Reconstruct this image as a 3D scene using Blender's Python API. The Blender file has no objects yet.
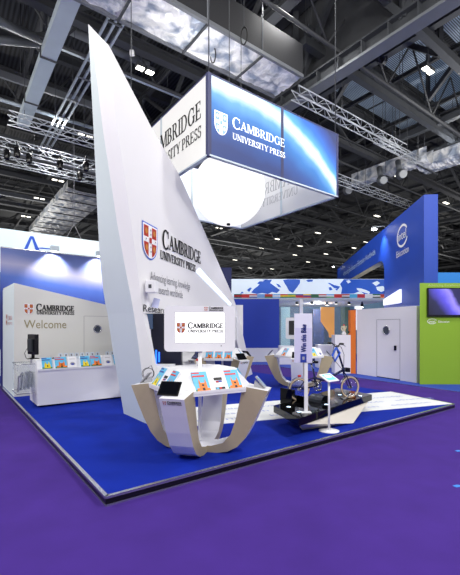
import bpy, math, random
from mathutils import Vector, Matrix
random.seed(7)
SC = bpy.context.scene
COL = SC.collection
PI = math.pi
# ------------------------------------------------------------------ camera model
F = 381.0; HX = 230.0; HY = 328.0; EYE = 1.8
def at(px, py, z):            # point on height z seen at a pixel
    t = (z-EYE)*F/(HY-py)
    return Vector(((px-HX)/F*t, t, z))
def atY(px, py, Y):
    return Vector(((px-HX)/F*Y, Y, EYE+(HY-py)/F*Y))
C0 = Vector((-1.25, 3.84, 0)); A = Vector((.801, .598, 0)).normalized(); B = Vector((-.598, .801, 0)).normalized()
TH = math.atan2(A.y, A.x)
def uv(u, v, z=0): return C0 + A*u + B*v + Vector((0, 0, z))
def touv(p):
    d = Vector((p.x, p.y, 0))-C0
    return d.dot(A), d.dot(B)
# ------------------------------------------------------------------ materials
def lin(c):
    return tuple(((x/255)/12.92 if x/255 <= .04045 else ((x/255+.055)/1.055)**2.4) for x in c)+(1,)
MATS = {}
def mat(name, col, rough=.5, metal=0, emit=0, ecol=None, var=0.0, scale=8, bump=0, alpha=1, trans=0, coat=0):
    if name in MATS: return MATS[name]
    m = bpy.data.materials.new(name); m.use_nodes = True
    nt = m.node_tree; b = nt.nodes['Principled BSDF']
    b.inputs['Base Color'].default_value = lin(col); b.inputs['Roughness'].default_value = rough
    b.inputs['Metallic'].default_value = metal
    if trans: b.inputs['Transmission Weight'].default_value = trans
    if coat: b.inputs['Coat Weight'].default_value = coat
    if alpha < 1: b.inputs['Alpha'].default_value = alpha
    if emit:
        b.inputs['Emission Color'].default_value = lin(ecol or col); b.inputs['Emission Strength'].default_value = emit
    if var or bump:
        tc = nt.nodes.new('ShaderNodeTexCoord'); n = nt.nodes.new('ShaderNodeTexNoise')
        n.inputs['Scale'].default_value = scale; n.inputs['Detail'].default_value = 5
        nt.links.new(tc.outputs['Object'], n.inputs['Vector'])
        if var:
            mx = nt.nodes.new('ShaderNodeMix'); mx.data_type = 'RGBA'
            mx.inputs['A'].default_value = tuple(x*(1-var) for x in lin(col)[:3])+(1,)
            mx.inputs['B'].default_value = tuple(min(1, x*(1+var)) for x in lin(col)[:3])+(1,)
            nt.links.new(n.outputs['Fac'], mx.inputs['Factor']); nt.links.new(mx.outputs['Result'], b.inputs['Base Color'])
        if bump:
            bp = nt.nodes.new('ShaderNodeBump'); bp.inputs['Strength'].default_value = bump
            nt.links.new(n.outputs['Fac'], bp.inputs['Height']); nt.links.new(bp.outputs['Normal'], b.inputs['Normal'])
    MATS[name] = m; return m
white = mat('white_laminate', (236, 236, 240), .35, var=.02, scale=3)
sailw = mat('painted_white', (232, 231, 234), .55, var=.02, scale=2)
sailc = mat('cool_white_tint', (226, 238, 238), .5, var=.02, scale=2)  # lighter cool light on the fin's left face, put into the colour
gold = mat('champagne_laminate', (184, 170, 142), .4, metal=.3, var=.06, scale=14)
black = mat('black_plastic', (14, 14, 17), .25)
blackg = mat('black_gloss', (4, 4, 6), .05)
blackg.node_tree.nodes['Principled BSDF'].inputs['Specular IOR Level'].default_value = .22
glassblack = mat('screen_glass', (10, 12, 18), .08)
chrome = mat('brushed_aluminium', (190, 192, 196), .25, metal=.9)
steel = mat('grey_steel', (120, 124, 130), .5, metal=.3, var=.1, scale=3)
dsteel = mat('dark_steel', (70, 73, 78), .6, metal=.2, var=.15, scale=3)
vdark = mat('dark_roof_steel', (66, 68, 72), .7, var=.2, scale=2)
rail = mat('galvanised_rail', (200, 210, 218), .4, metal=.3, var=.08, scale=4)
ductgrey = mat('pale_duct_metal', (186, 198, 208), .45, metal=.25, var=.08, scale=2)
ink = mat('black_ink', (18, 16, 18), .5)
redink = mat('heraldic_red', (176, 38, 28), .5)
goldink = mat('heraldic_gold', (200, 130, 50), .5)
whiteink = mat('white_ink', (245, 245, 248), .5)
olive = mat('olive_ink', (150, 140, 100), .5)
greyink = mat('grey_ink', (120, 120, 128), .5)
palegrey = mat('pale_grey_ink', (168, 168, 174), .5)
blueink = mat('blue_ink', (40, 62, 160), .5)
bluelogo = mat('bright_blue_ink', (30, 90, 215), .5)
intelblue = mat('royal_blue_paint', (22, 68, 176), .5, var=.04, scale=2)
panelblue = mat('deep_blue_panel', (22, 60, 178), .55, var=.05, scale=2)
navy = mat('navy_panel', (24, 32, 88), .5, var=.1, scale=2)
green = mat('lime_green_paint', (134, 172, 42), .5, var=.03, scale=2)
orange = mat('orange_paint', (222, 112, 22), .5, var=.05, scale=4)
bookblue = mat('sky_blue_print', (96, 190, 232), .4)
bookorange = mat('orange_print', (240, 125, 30), .4)
bookyellow = mat('yellow_print', (240, 215, 40), .4)
bookred = mat('red_print', (215, 45, 42), .4)
bookgreen = mat('green_print', (60, 130, 60), .4)
paper = mat('white_paper', (240, 240, 244), .6, var=.02)
greypaper = mat('grey_newsprint', (128, 128, 142), .7, var=.2, scale=30)
purplecarpet = None
screenwhite = mat('lit_white_screen', (255, 255, 255), .3, emit=1.0)
lampglow = mat('lamp_glow', (255, 250, 235), .3, emit=8)
lampsmall = mat('distant_lamp_glow', (255, 250, 235), .3, emit=3)
ledglow = mat('led_glow', (190, 225, 255), .3, emit=5)
globe = mat('glowing_globe', (250, 248, 246), .5, emit=.85, ecol=(255, 253, 244))
lightwhite = mat('lit_white_panel', (246, 248, 255), .4, emit=.75)
litbluewhite = mat('lit_blue_white', (225, 240, 255), .4, emit=.95)
backlit = mat('backlit_fabric', (222, 222, 220), .6, emit=.14, var=.015)
innerlit = mat('backlit_inner_fabric', (214, 214, 216), .6, emit=.12, var=.02)
glass = mat('clear_glass', (225, 238, 242), .02, alpha=.07)
acrylic = mat('clear_acrylic', (225, 240, 245), .05, alpha=.13)
tyre = mat('tan_tyre_wall', (214, 190, 160), .7)
rubber = mat('black_rubber', (18, 18, 18), .7)
bikeblue = mat('navy_frame_enamel', (14, 24, 74), .25, metal=.2)
brightblue = mat('bright_blue_plastic', (24, 90, 210), .4)

def carpet(name, col, v1, sc1):
    m = bpy.data.materials.new(name); m.use_nodes = True; nt = m.node_tree; b = nt.nodes['Principled BSDF']
    b.inputs['Roughness'].default_value = .95; b.inputs['Specular IOR Level'].default_value = .15
    tc = nt.nodes.new('ShaderNodeTexCoord')
    n1 = nt.nodes.new('ShaderNodeTexNoise'); n1.inputs['Scale'].default_value = sc1; n1.inputs['Detail'].default_value = 4
    n2 = nt.nodes.new('ShaderNodeTexNoise'); n2.inputs['Scale'].default_value = 160; n2.inputs['Detail'].default_value = 2
    ad = nt.nodes.new('ShaderNodeMath'); ad.operation = 'ADD'
    for n in (n1, n2): nt.links.new(tc.outputs['Object'], n.inputs['Vector'])
    nt.links.new(n1.outputs['Fac'], ad.inputs[0]); nt.links.new(n2.outputs['Fac'], ad.inputs[1])
    mr = nt.nodes.new('ShaderNodeMapRange'); mr.inputs['From Min'].default_value = .6; mr.inputs['From Max'].default_value = 1.4
    nt.links.new(ad.outputs[0], mr.inputs['Value'])
    mx = nt.nodes.new('ShaderNodeMix'); mx.data_type = 'RGBA'
    mx.inputs['A'].default_value = tuple(x*(1-v1) for x in lin(col)[:3])+(1,); mx.inputs['B'].default_value = tuple(x*(1+v1) for x in lin(col)[:3])+(1,)
    nt.links.new(mr.outputs['Result'], mx.inputs['Factor']); nt.links.new(mx.outputs['Result'], b.inputs['Base Color'])
    bp = nt.nodes.new('ShaderNodeBump'); bp.inputs['Strength'].default_value = .25; bp.inputs['Distance'].default_value = .01
    nt.links.new(n2.outputs['Fac'], bp.inputs['Height']); nt.links.new(bp.outputs['Normal'], b.inputs['Normal'])
    return m
purplecarpet = carpet('purple_carpet', (66, 41, 128), .16, 2.2)
bluecarpet = carpet('blue_carpet', (10, 38, 148), .16, 3)
whitecarpet = carpet('white_carpet', (222, 224, 226), .04, 3)

def gradient_print(name, stops, expr, emit, wav=0):
    """printed picture: colour ramp over a linear combination of object coordinates plus a curved term
    expr = (ax, ay, az, c, curve)"""
    m = bpy.data.materials.new(name); m.use_nodes = True; nt = m.node_tree; b = nt.nodes['Principled BSDF']
    b.inputs['Roughness'].default_value = .5
    tc = nt.nodes.new('ShaderNodeTexCoord'); sp = nt.nodes.new('ShaderNodeSeparateXYZ')
    nt.links.new(tc.outputs['Object'], sp.inputs[0])
    def M(op, a, bb):
        n = nt.nodes.new('ShaderNodeMath'); n.operation = op
        for i, q in enumerate((a, bb)):
            if isinstance(q, (int, float)): n.inputs[i].default_value = q
            else: nt.links.new(q, n.inputs[i])
        return n.outputs[0]
    ax, ay, az, c, cv = expr
    s = M('ADD', M('MULTIPLY', sp.outputs[0], ax), M('MULTIPLY', sp.outputs[2], az))
    s = M('ADD', s, M('MULTIPLY', sp.outputs[1], ay))
    s = M('ADD', s, c)
    s = M('ADD', s, M('MULTIPLY', M('MULTIPLY', M('MULTIPLY', sp.outputs[0], sp.outputs[0]), sp.outputs[0]), cv))
    n = nt.nodes.new('ShaderNodeTexNoise'); n.inputs['Scale'].default_value = 1.3; n.inputs['Detail'].default_value = 6
    nt.links.new(tc.outputs['Object'], n.inputs['Vector'])
    s = M('ADD', s, M('MULTIPLY', M('SUBTRACT', n.outputs['Fac'], .5), wav))
    r = nt.nodes.new('ShaderNodeValToRGB'); nt.links.new(s, r.inputs[0])
    el = r.color_ramp.elements
    el[0].position = stops[0][0]; el[0].color = lin(stops[0][1]); el[1].position = stops[-1][0]; el[1].color = lin(stops[-1][1])
    for p, c2 in stops[1:-1]:
        e = el.new(p); e.color = lin(c2)
    nt.links.new(r.outputs[0], b.inputs['Base Color'])
    if emit:
        nt.links.new(r.outputs[0], b.inputs['Emission Color']); b.inputs['Emission Strength'].default_value = emit
    return m
# ------------------------------------------------------------------ mesh helper
class MB:
    def __init__(s): s.v = []; s.f = []; s.m = []; s.ms = []; s.sm = []
    def mi(s, m):
        if m not in s.ms: s.ms.append(m)
        return s.ms.index(m)
    def poly(s, pts, m, smooth=False):
        i = len(s.v); s.v += [Vector(p) for p in pts]; s.f.append(list(range(i, i+len(pts)))); s.m.append(s.mi(m)); s.sm.append(smooth)
    def hull8(s, p, m):       # p: 4 bottom ccw + 4 top
        i = len(s.v); s.v += [Vector(q) for q in p]
        for f in ((3, 2, 1, 0), (4, 5, 6, 7), (0, 1, 5, 4), (1, 2, 6, 5), (2, 3, 7, 6), (3, 0, 4, 7)):
            s.f.append([i+k for k in f]); s.m.append(s.mi(m)); s.sm.append(False)
    def box(s, c, d, m, M=None):
        x, y, z = (q/2 for q in d); c = Vector(c)
        p = [Vector(q) for q in ((-x, -y, -z), (x, -y, -z), (x, y, -z), (-x, y, -z), (-x, -y, z), (x, -y, z), (x, y, z), (-x, y, z))]
        if M: p = [M @ q for q in p]
        s.hull8([c+q for q in p], m)
    def prism(s, pts, off, m, m2=None):   # polygon extruded by vector off
        off = Vector(off); n = len(pts); pts = [Vector(p) for p in pts]; i = len(s.v)
        s.v += pts + [p+off for p in pts]
        s.f.append(list(range(i+n-1, i-1, -1))); s.m.append(s.mi(m)); s.sm.append(False)
        s.f.append(list(range(i+n, i+2*n))); s.m.append(s.mi(m)); s.sm.append(False)
        for k in range(n):
            s.f.append([i+k, i+(k+1) % n, i+n+(k+1) % n, i+n+k]); s.m.append(s.mi(m2 or m)); s.sm.append(False)
    def strip(s, P, Q, m):      # smooth ribbon between two polylines
        i = len(s.v); s.v += [Vector(p) for p in P]+[Vector(q) for q in Q]; n = len(P)
        for k in range(n-1):
            s.f.append([i+k, i+k+1, i+n+k+1, i+n+k]); s.m.append(s.mi(m)); s.sm.append(True)
    def tube(s, path, r, m, n=10, caps=True):
        path = [Vector(p) for p in path]; rs = r if isinstance(r, (list, tuple)) else [r]*len(path)
        i0 = len(s.v); prev = None
        for k, p in enumerate(path):
            d = (path[min(k+1, len(path)-1)]-path[max(k-1, 0)]).normalized()
            if prev is None:
                a = d.orthogonal().normalized()
            else:
                a = (prev - d*prev.dot(d)).normalized()
            prev = a; b = d.cross(a)
            for j in range(n):
                t = 2*PI*j/n; s.v.append(p+(a*math.cos(t)+b*math.sin(t))*rs[k])
        for k in range(len(path)-1):
            for j in range(n):
                a0 = i0+k*n+j; a1 = i0+k*n+(j+1) % n
                s.f.append([a0, a1, a1+n, a0+n]); s.m.append(s.mi(m)); s.sm.append(True)
        if caps:
            s.f.append([i0+j for j in range(n)][::-1]); s.m.append(s.mi(m)); s.sm.append(False)
            e = i0+(len(path)-1)*n; s.f.append([e+j for j in range(n)]); s.m.append(s.mi(m)); s.sm.append(False)
    def lathe(s, prof, m, c=(0, 0, 0), n=20, M=None):
        i0 = len(s.v); c = Vector(c)
        for (r, z) in prof:
            for j in range(n):
                t = 2*PI*j/n; p = Vector((r*math.cos(t), r*math.sin(t), z))
                if M: p = M @ p
                s.v.append(c+p)
        for k in range(len(prof)-1):
            for j in range(n):
                a0 = i0+k*n+j; a1 = i0+k*n+(j+1) % n
                s.f.append([a0, a1, a1+n, a0+n]); s.m.append(s.mi(m)); s.sm.append(True)
        s.f.append([i0+j for j in range(n)][::-1]); s.m.append(s.mi(m)); s.sm.append(False)
        e = i0+(len(prof)-1)*n; s.f.append([e+j for j in range(n)]); s.m.append(s.mi(m)); s.sm.append(False)
    def torus(s, c, ax, R, r, m, n=28, k=8):
        ax = Vector(ax).normalized(); a = ax.orthogonal().normalized(); b = ax.cross(a); c = Vector(c); i0 = len(s.v)
        for i in range(n):
            t = 2*PI*i/n; d = a*math.cos(t)+b*math.sin(t)
            for j in range(k):
                u = 2*PI*j/k; s.v.append(c+d*(R+r*math.cos(u))+ax*r*math.sin(u))
        for i in range(n):
            for j in range(k):
                s.f.append([i0+i*k+j, i0+i*k+(j+1) % k, i0+((i+1) % n)*k+(j+1) % k, i0+((i+1) % n)*k+j]); s.m.append(s.mi(m)); s.sm.append(True)
    def flat(s, shapes, origin, xd, yd, off=.004):   # shapes: [(poly2d, mat)]
        o = Vector(origin); xd = Vector(xd).normalized(); yd = Vector(yd).normalized(); n = xd.cross(yd)
        for k, (pl, m) in enumerate(shapes):
            s.poly([o+xd*x+yd*y+n*off for x, y in pl], m)
    def build(s, name, parent=None, world=False, bevel=0, **tags):
        me = bpy.data.meshes.new(name)
        V = s.v
        if world and parent is not None:
            r = parent
            Mi = FR[r.name].inverted(); V = [Mi @ v for v in V]
        me.from_pydata([tuple(v) for v in V], [], s.f)
        for m in s.ms: me.materials.append(m)
        me.polygons.foreach_set('material_index', s.m); me.polygons.foreach_set('use_smooth', s.sm); me.update()
        o = bpy.data.objects.new(name, me); COL.objects.link(o)
        if parent is not None:
            o.parent = parent; FR[o.name] = FR[parent.name]
        else: FR[o.name] = Matrix.Identity(4)
        if bevel:
            md = o.modifiers.new('bevel', 'BEVEL'); md.width = bevel; md.segments = 2; md.limit_method = 'ANGLE'
        for k, v in tags.items(): o[k] = v
        return o
FR = {}
def thing(name, label, cat, loc=(0, 0, 0), rz=0, group=None):
    o = bpy.data.objects.new(name, None); COL.objects.link(o); o.location = loc; o.rotation_euler = (0, 0, rz)
    o.empty_display_size = .1
    o['label'] = label; o['category'] = cat
    if group: o['group'] = group
    FR[o.name] = Matrix.Translation(Vector(loc)) @ Matrix.Rotation(rz, 4, 'Z')
    return o
def tag(o, label, cat, group=None):
    o['label'] = label; o['category'] = cat
    if group: o['group'] = group
    return o
def origin_to(o, p):     # give a single-mesh thing its own origin at its base
    p = Vector(p); o.data.transform(Matrix.Translation(-p)); o.location = p; return o
def dup(root, loc=None, rz=None, label=None, group=None):
    r = root.copy(); COL.objects.link(r)
    if loc is not None: r.location = loc
    if rz is not None: r.rotation_euler = (0, 0, rz)
    if label: r['label'] = label
    if group: r['group'] = group
    FR[r.name] = Matrix.Translation(r.location) @ Matrix.Rotation(r.rotation_euler.z, 4, 'Z')
    for ch in list(root.children):
        c = ch.copy(); COL.objects.link(c); c.parent = r; FR[c.name] = FR[r.name]
        for g in ch.children:
            d = g.copy(); COL.objects.link(d); d.parent = c; FR[d.name] = FR[r.name]
    return r
# ------------------------------------------------------------------ lettering
def rect(x0, y0, x1, y1): return [(x0, y0), (x1, y0), (x1, y1), (x0, y1)]
def slant(x0, x1, w, y0=0, y1=1): return [(x0, y0), (x0+w, y0), (x1+w, y1), (x1, y1)]
def arc(cx, cy, rx, ry, a0, a1, wv, wh, n=14):
    out = []
    for i in range(n):
        t0 = math.radians(a0+(a1-a0)*i/n); t1 = math.radians(a0+(a1-a0)*(i+1)/n)
        def o(t): return (cx+rx*math.cos(t), cy+ry*math.sin(t))
        def q(t): return (cx+(rx-wv)*math.cos(t), cy+(ry-wh)*math.sin(t))
        out.append([q(t0), o(t0), o(t1), q(t1)])
    return out
SF = .055
def serif(xc, y, w=.3): return rect(xc-w/2, y, xc+w/2, y+SF)
def stem(xc, w=.14, sb=True, st=True, sw=.32):
    r = [rect(xc-w/2, 0, xc+w/2, 1)]
    if sb: r.append(serif(xc, 0, sw))
    if st: r.append(serif(xc, 1-SF, sw))
    return r
GL = {
 'C': (.9, arc(.47, .5, .42, .52, 48, 312, .15, .06)+[rect(.75, .62, .80, .98), rect(.75, .06, .79, .28)]),
 'A': (.9, [slant(.06, .42, .06), slant(.66, .34, .15), rect(.2, .3, .66, .36), serif(.1, 0, .24), serif(.74, 0, .3)]),
 'M': (1.12, stem(.14, .07, sw=.26)+stem(.96, .15)+[slant(.48, .1, .16), slant(.48, .88, .07)]),
 'B': (.78, stem(.18)+arc(.36, .75, .28, .25, -90, 90, .14, .05)+arc(.36, .27, .34, .27, -90, 90, .15, .05)+[rect(.2, .0, .38, .05), rect(.2, .95, .38, 1), rect(.2, .49, .38, .54)]),
 'R': (.86, stem(.18)+arc(.38, .74, .28, .26, -90, 90, .14, .05)+[rect(.2, .95, .4, 1), rect(.2, .48, .4, .53), slant(.64, .34, .16, 0, .5), serif(.76, 0, .2)]),
 'I': (.4, stem(.2)),
 'D': (.94, stem(.18)+arc(.4, .5, .44, .5, -90, 90, .15, .05)+[rect(.2, 0, .42, .05), rect(.2, .95, .42, 1)]),
 'G': (.98, arc(.47, .5, .42, .52, 48, 320, .15, .06)+[rect(.72, .04, .86, .42), serif(.8, .4, .28), rect(.75, .62, .80, .98)]),
 'E': (.76, stem(.18)+[rect(.2, 0, .66, .05), rect(.2, .95, .62, 1), rect(.2, .48, .5, .53), rect(.62, 0, .67, .24), rect(.58, .78, .63, 1), rect(.48, .4, .52, .6)]),
 'U': (.92, [rect(.12, .32, .26, 1), rect(.7, .32, .77, 1), serif(.19, 1-SF, .3), serif(.74, 1-SF, .24)]+arc(.445, .32, .325, .34, 180, 360, .1, .08)),
 'N': (.96, stem(.16, .07, sw=.26)+[rect(.76, 0, .83, 1), serif(.8, 1-SF, .26), slant(.66, .1, .17)]),
 'V': (.9, [slant(.38, .08, .15), slant(.42, .76, .06), serif(.14, 1-SF, .3), serif(.8, 1-SF, .24)]),
 'S': (.64, arc(.32, .74, .24, .27, 30, 255, .1, .07)+arc(.32, .27, .26, .28, 210, 435, .11, .07)+[rect(.5, .72, .545, .98), rect(.06, .02, .105, .3)]),
 'T': (.8, [rect(.33, 0, .47, 1), serif(.4, 0, .32), rect(.06, .95, .74, 1), rect(.06, .75, .1, 1), rect(.7, .75, .74, 1)]),
 'Y': (.84, [rect(.35, 0, .49, .45), serif(.42, 0, .32), slant(.34, .05, .15, .42, 1), slant(.42, .7, .06, .42, 1), serif(.12, 1-SF, .28), serif(.74, 1-SF, .22)]),
 'P': (.76, stem(.18)+arc(.38, .73, .29, .27, -90, 90, .14, .05)+[rect(.2, .95, .4, 1), rect(.2, .46, .4, .51)]),
 ' ': (.34, []),
}
def serif_text(txt, x, y, width, h, m, bigfirst=False, bold=0):
    if bold:
        out = []
        for dx, dy in ((-1, -.6), (1, -.6), (0, 0), (-1, .6), (1, .6)):
            out += serif_text(txt, x+dx*bold*h, y+dy*bold*h, width, h, m, bigfirst)
        return out
    return _serif(txt, x, y, width, h, m, bigfirst)
def _serif(txt, x, y, width, h, m, bigfirst=False):
    tot = 0
    for i, c in enumerate(txt): tot += GL[c][0]*(1.3 if (bigfirst and i == 0) else 1)
    sx = width/tot; out = []
    for i, c in enumerate(txt):
        w, ps = GL[c]; k = 1.3 if (bigfirst and i == 0) else 1
        for p in ps: out.append(([(x+a*sx*k, y+(b*k-(.1 if k > 1 else 0))*h) for a, b in p], m))
        x += w*sx*k
    return out
_fc = {}
def sans_polys(txt):
    if txt in _fc: return _fc[txt]
    cu = bpy.data.curves.new('t', 'FONT'); cu.body = txt; cu.size = 1; cu.resolution_u = 3
    o = bpy.data.objects.new('t', cu); COL.objects.link(o)
    bpy.context.view_layer.update()
    me = bpy.data.meshes.new_from_object(o)
    ps = [[(me.vertices[i].co.x, me.vertices[i].co.y) for i in p.vertices] for p in me.polygons]
    bpy.data.objects.remove(o); bpy.data.curves.remove(cu); bpy.data.meshes.remove(me)
    xs = [a for p in ps for a, b in p]; x0, x1 = min(xs), max(xs)
    r = ([[(a-x0, b) for a, b in p] for p in ps], x1-x0); _fc[txt] = r; return r
def sans(txt, x, y, width, h, m):       # h: cap height
    ps, w = sans_polys(txt); sx = width/w; sy = h/.7
    return [([(x+a*sx, y+b*sy) for a, b in p], m) for p in ps]
def shield(x, y, w, h, edge=None, red=None, gold_=None, wh=None):
    """quartered shield, lower left corner at x,y"""
    red = red or redink; gold_ = gold_ or goldink; wh = wh or whiteink
    def O(k):          # outline scaled about its centre
        pts = [(0, 1), (1, 1), (1, .45)]+[(.5+.5*math.cos(math.radians(a)), .45+.45*math.sin(math.radians(a))*(1 if abs(a+90) > 1 else 1)) for a in range(-15, -180, -15)]+[(0, .45)]
        return [(x+w*(.5+(p-.5)*k), y+h*(.5+(q-.5)*k)) for p, q in pts]
    out = []
    if edge: out.append((O(1.07), edge))
    out.append((O(1), wh))
    def q(a, b, c, d, m): out.append(([(x+w*i, y+h*j) for i, j in ((a, b), (c, b), (c, d), (a, d))], m))
    q(.06, .62, .38, .95, red); q(.62, .62, .94, .95, red)
    out.append(([(x+w*i, y+h*j) for i, j in ((.06, .46), (.1, .25), (.22, .12), (.38, .04), (.38, .46))], red))
    out.append(([(x+w*i, y+h*j) for i, j in ((.62, .46), (.62, .04), (.78, .12), (.9, .25), (.94, .46))], red))
    for (a, b) in ((.22, .79), (.78, .79), (.24, .3), (.76, .3)):
        out.append(([(x+w*(a+.1*math.cos(t*PI/3)), y+h*(b+.1*math.sin(t*PI/3))) for t in range(6)], gold_))
    q(.42, .46, .58, .62, red)
    # ermine spots on the cross
    for (a, b) in ((.5, .85), (.5, .72), (.5, .34), (.5, .2), (.18, .54), (.82, .54)):
        q(a-.03, b-.025, a+.03, b+.025, greyink)
    return out
def layers(mb, groups, origin, xd, yd, off=.004, step=.0015):
    k = 0
    for g in groups:
        for pl, m in g:
            mb.flat([(pl, m)], origin, xd, yd, off+step*0)
        k += 1
def stackflat(mb, shapes, origin, xd, yd, off=.003, step=.0008):
    """each next shape lies slightly above the previous (overlapping print)"""
    for k, s in enumerate(shapes): mb.flat([s], origin, xd, yd, off+step*k)
def logo(mb, origin, xd, yd, W, off=.003, small=False):
    """shield + two lines of lettering, total width W, origin lower left"""
    sw = W*.19; sh = sw*1.22
    stackflat(mb, shield(0, 0, sw, sh), origin, xd, yd, off, W*.0006)
    mb.flat(serif_text('CAMBRIDGE', W*.24, sh*.50, W*.76, sh*.42, ink, True, .06)+serif_text('UNIVERSITY PRESS', W*.245, sh*.08, W*.755, sh*.27, ink, False, .06), origin, xd, yd, off)

# ================================================================== SETTING
def struct(mb, name, **k):
    o = mb.build(name, **k); o['kind'] = 'structure'; return o
f = MB(); f.poly([(-60, -30, 0), (60, -30, 0), (90, 110, 0), (-90, 110, 0)], purplecarpet); struct(f, 'floor')
# stand platform (blue carpet on a low deck with an aluminium edge)
PU, PV, PH = 8.05, 13.0, .1
m = MB()
pl = [uv(0, 0), uv(7.83, 0), uv(8.25, 1.78), uv(8.25, PV), uv(0, PV)]
m.prism([p for p in pl], (0, 0, PH), bluecarpet, black); o = struct(m, 'floor_platform')
m = MB()
def edge_strip(mb, p, q):
    d = (q-p).normalized(); n = Vector((d.y, -d.x, 0))
    for z0, z1, w, mt in ((PH-.02, PH+.006, .012, chrome), (.0, .02, .008, chrome), (.02, PH-.02, .004, black)):
        a = p+n*w; b = q+n*w; a2 = p-n*(.03 if z1 > PH else 0); b2 = q-n*(.03 if z1 > PH else 0)
        mb.hull8([(a.x, a.y, z0), (b.x, b.y, z0), (b2.x, b2.y, z0), (a2.x, a2.y, z0), (a.x, a.y, z1), (b.x, b.y, z1), (b2.x, b2.y, z1), (a2.x, a2.y, z1)], mt)
edge_strip(m, uv(0, 0), uv(7.83, 0)); edge_strip(m, uv(0, PV), uv(0, 0)); edge_strip(m, uv(7.83, 0), uv(8.25, 1.78))
struct(m, 'trim_platform_edge')
# white printed path across the platform
m = MB()
m.prism([uv(1.7, 1.97, PH), uv(3.26, 1.46, PH), uv(7.80, .035, PH), uv(8.2, 1.76, PH), uv(3.63, 2.99, PH), uv(1.7, 3.5, PH)], (0, 0, .006), whitecarpet)
path = struct(m, 'floor_path')
m = MB()
d = (uv(7.8, .035)-uv(3.26, 1.46)).normalized(); n = Vector((-d.y, d.x, 0))
words = ['learning', 'knowledge', 'research', 'education', 'worldwide', 'advancing']
for r in range(3):
    for c in range(4):
        o0 = uv(2.3, 1.85)+d*(c*1.45+.5*(r % 2))+n*(.16+r*.42); o0.z = PH+.006
        m.flat(sans(words[(r*2+c) % 6], 0, 0, 1.1, .13, mat('faded_blue_ink', (130, 146, 205), .6)), o0, d, n, .002)
o = m.build('path_lettering', parent=path, label='blue lettering'); o['kind'] = 'structure'
# neighbouring stand's blue floor
m = MB(); m.prism([(-6, 18.6, 0), (1.7, 18.5, 0), (4.85, 13.2, 0), (6.42, 10.65, 0), (9, 7.6, 0), (30, 9, 0), (30, 45, 0), (-6, 45, 0)], (0, 0, .02), mat('royal_blue_floor', (30, 66, 170), .8, var=.1), chrome)
struct(m, 'floor_neighbour')
# roof sheet, far walls
def roof_mat():
    m = bpy.data.materials.new('corrugated_roof'); m.use_nodes = True; nt = m.node_tree; b = nt.nodes['Principled BSDF']
    tc = nt.nodes.new('ShaderNodeTexCoord'); w = nt.nodes.new('ShaderNodeTexWave'); w.inputs['Scale'].default_value = 1.6
    w.bands_direction = 'X'
    nt.links.new(tc.outputs['Object'], w.inputs['Vector'])
    r = nt.nodes.new('ShaderNodeValToRGB'); r.color_ramp.elements[0].color = (.008, .008, .01, 1); r.color_ramp.elements[1].color = (.045, .05, .058, 1)
    nt.links.new(w.outputs['Fac'], r.inputs[0]); nt.links.new(r.outputs[0], b.inputs['Base Color']); b.inputs['Roughness'].default_value = .7
    return m
RZ = 16.0
m = MB()
m.v = []; 
for p in ((-30, -20), (110, -20), (110, 120), (-30, 120)): pass
m.poly([(-40, -30, 0), (120, -30, 0), (120, 130, 0), (-40, 130, 0)], roof_mat())
o = struct(m, 'ceiling'); o.location = uv(0, 0, RZ); o.rotation_euler = (0, 0, TH)
m = MB(); hall = mat('dark_hall_wall', (34, 36, 40), .8)
m.poly([(-100, 108, 0), (110, 108, 0), (110, 108, RZ), (-100, 108, RZ)], hall); struct(m, 'wall_back')

# ---- roof steelwork: purlins (structure)
k = 1
def bar(mb, p, q, w, h, mt):
    p = Vector(p); q = Vector(q); d = (q-p).normalized(); s = d.cross(Vector((0, 0, 1)))
    if s.length < .01: s = Vector((1, 0, 0))
    s = s.normalized()*w/2; t = s.cross(d).normalized()*h/2
    mb.hull8([p-s-t, q-s-t, q+s-t, p+s-t, p-s+t, q-s+t, q+s+t, p+s+t], mt)
def ibeam(mb, p, q, w, h, mt):
    p = Vector(p); q = Vector(q); z = Vector((0, 0, h/2-.03))
    bar(mb, p+z, q+z, w, .06, mt); bar(mb, p-z, q-z, w, .06, mt); bar(mb, p, q, w*.25, h-.1, mt)
vv = -4.0; i = 0
while vv < 100:
    m = MB(); ibeam(m, uv(-30, vv, RZ-.35), uv(110, vv, RZ-.35), .3, .5, vdark); struct(m, 'trim_%d' % k); k += 1
    vv += 3.0 if vv < 40 else 6
for uu in list(range(-24, 110, 16)):
    m = MB(); z0 = 12.9; z1 = RZ-.7
    if uu == 8-0: uu = 8
    ibeam(m, uv(uu, -10, z0), uv(uu, 110, z0), .4, .4, vdark); ibeam(m, uv(uu, -10, z1), uv(uu, 110, z1), .3, .3, vdark)
    q = -10
    while q < 108:
        bar(m, uv(uu, q, z0), uv(uu, q+3, z1), .15, .15, vdark); bar(m, uv(uu, q+3, z1), uv(uu, q+6, z0), .15, .15, vdark); q += 6
    struct(m, 'trim_%d' % k); k += 1
for vv in (10, 22, 34, 46, 58, 70, 82):
    m = MB(); z0 = 12.6
    ibeam(m, uv(-30, vv, z0), uv(110, vv, z0), .35, .4, vdark)
    q = -30
    while q < 108:
        bar(m, uv(q, vv, z0), uv(q+4, vv, RZ-.7), .14, .14, vdark); bar(m, uv(q+4, vv, RZ-.7), uv(q+8, vv, z0), .14, .14, vdark); q += 8
    struct(m, 'trim_%d' % k); k += 1

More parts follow.
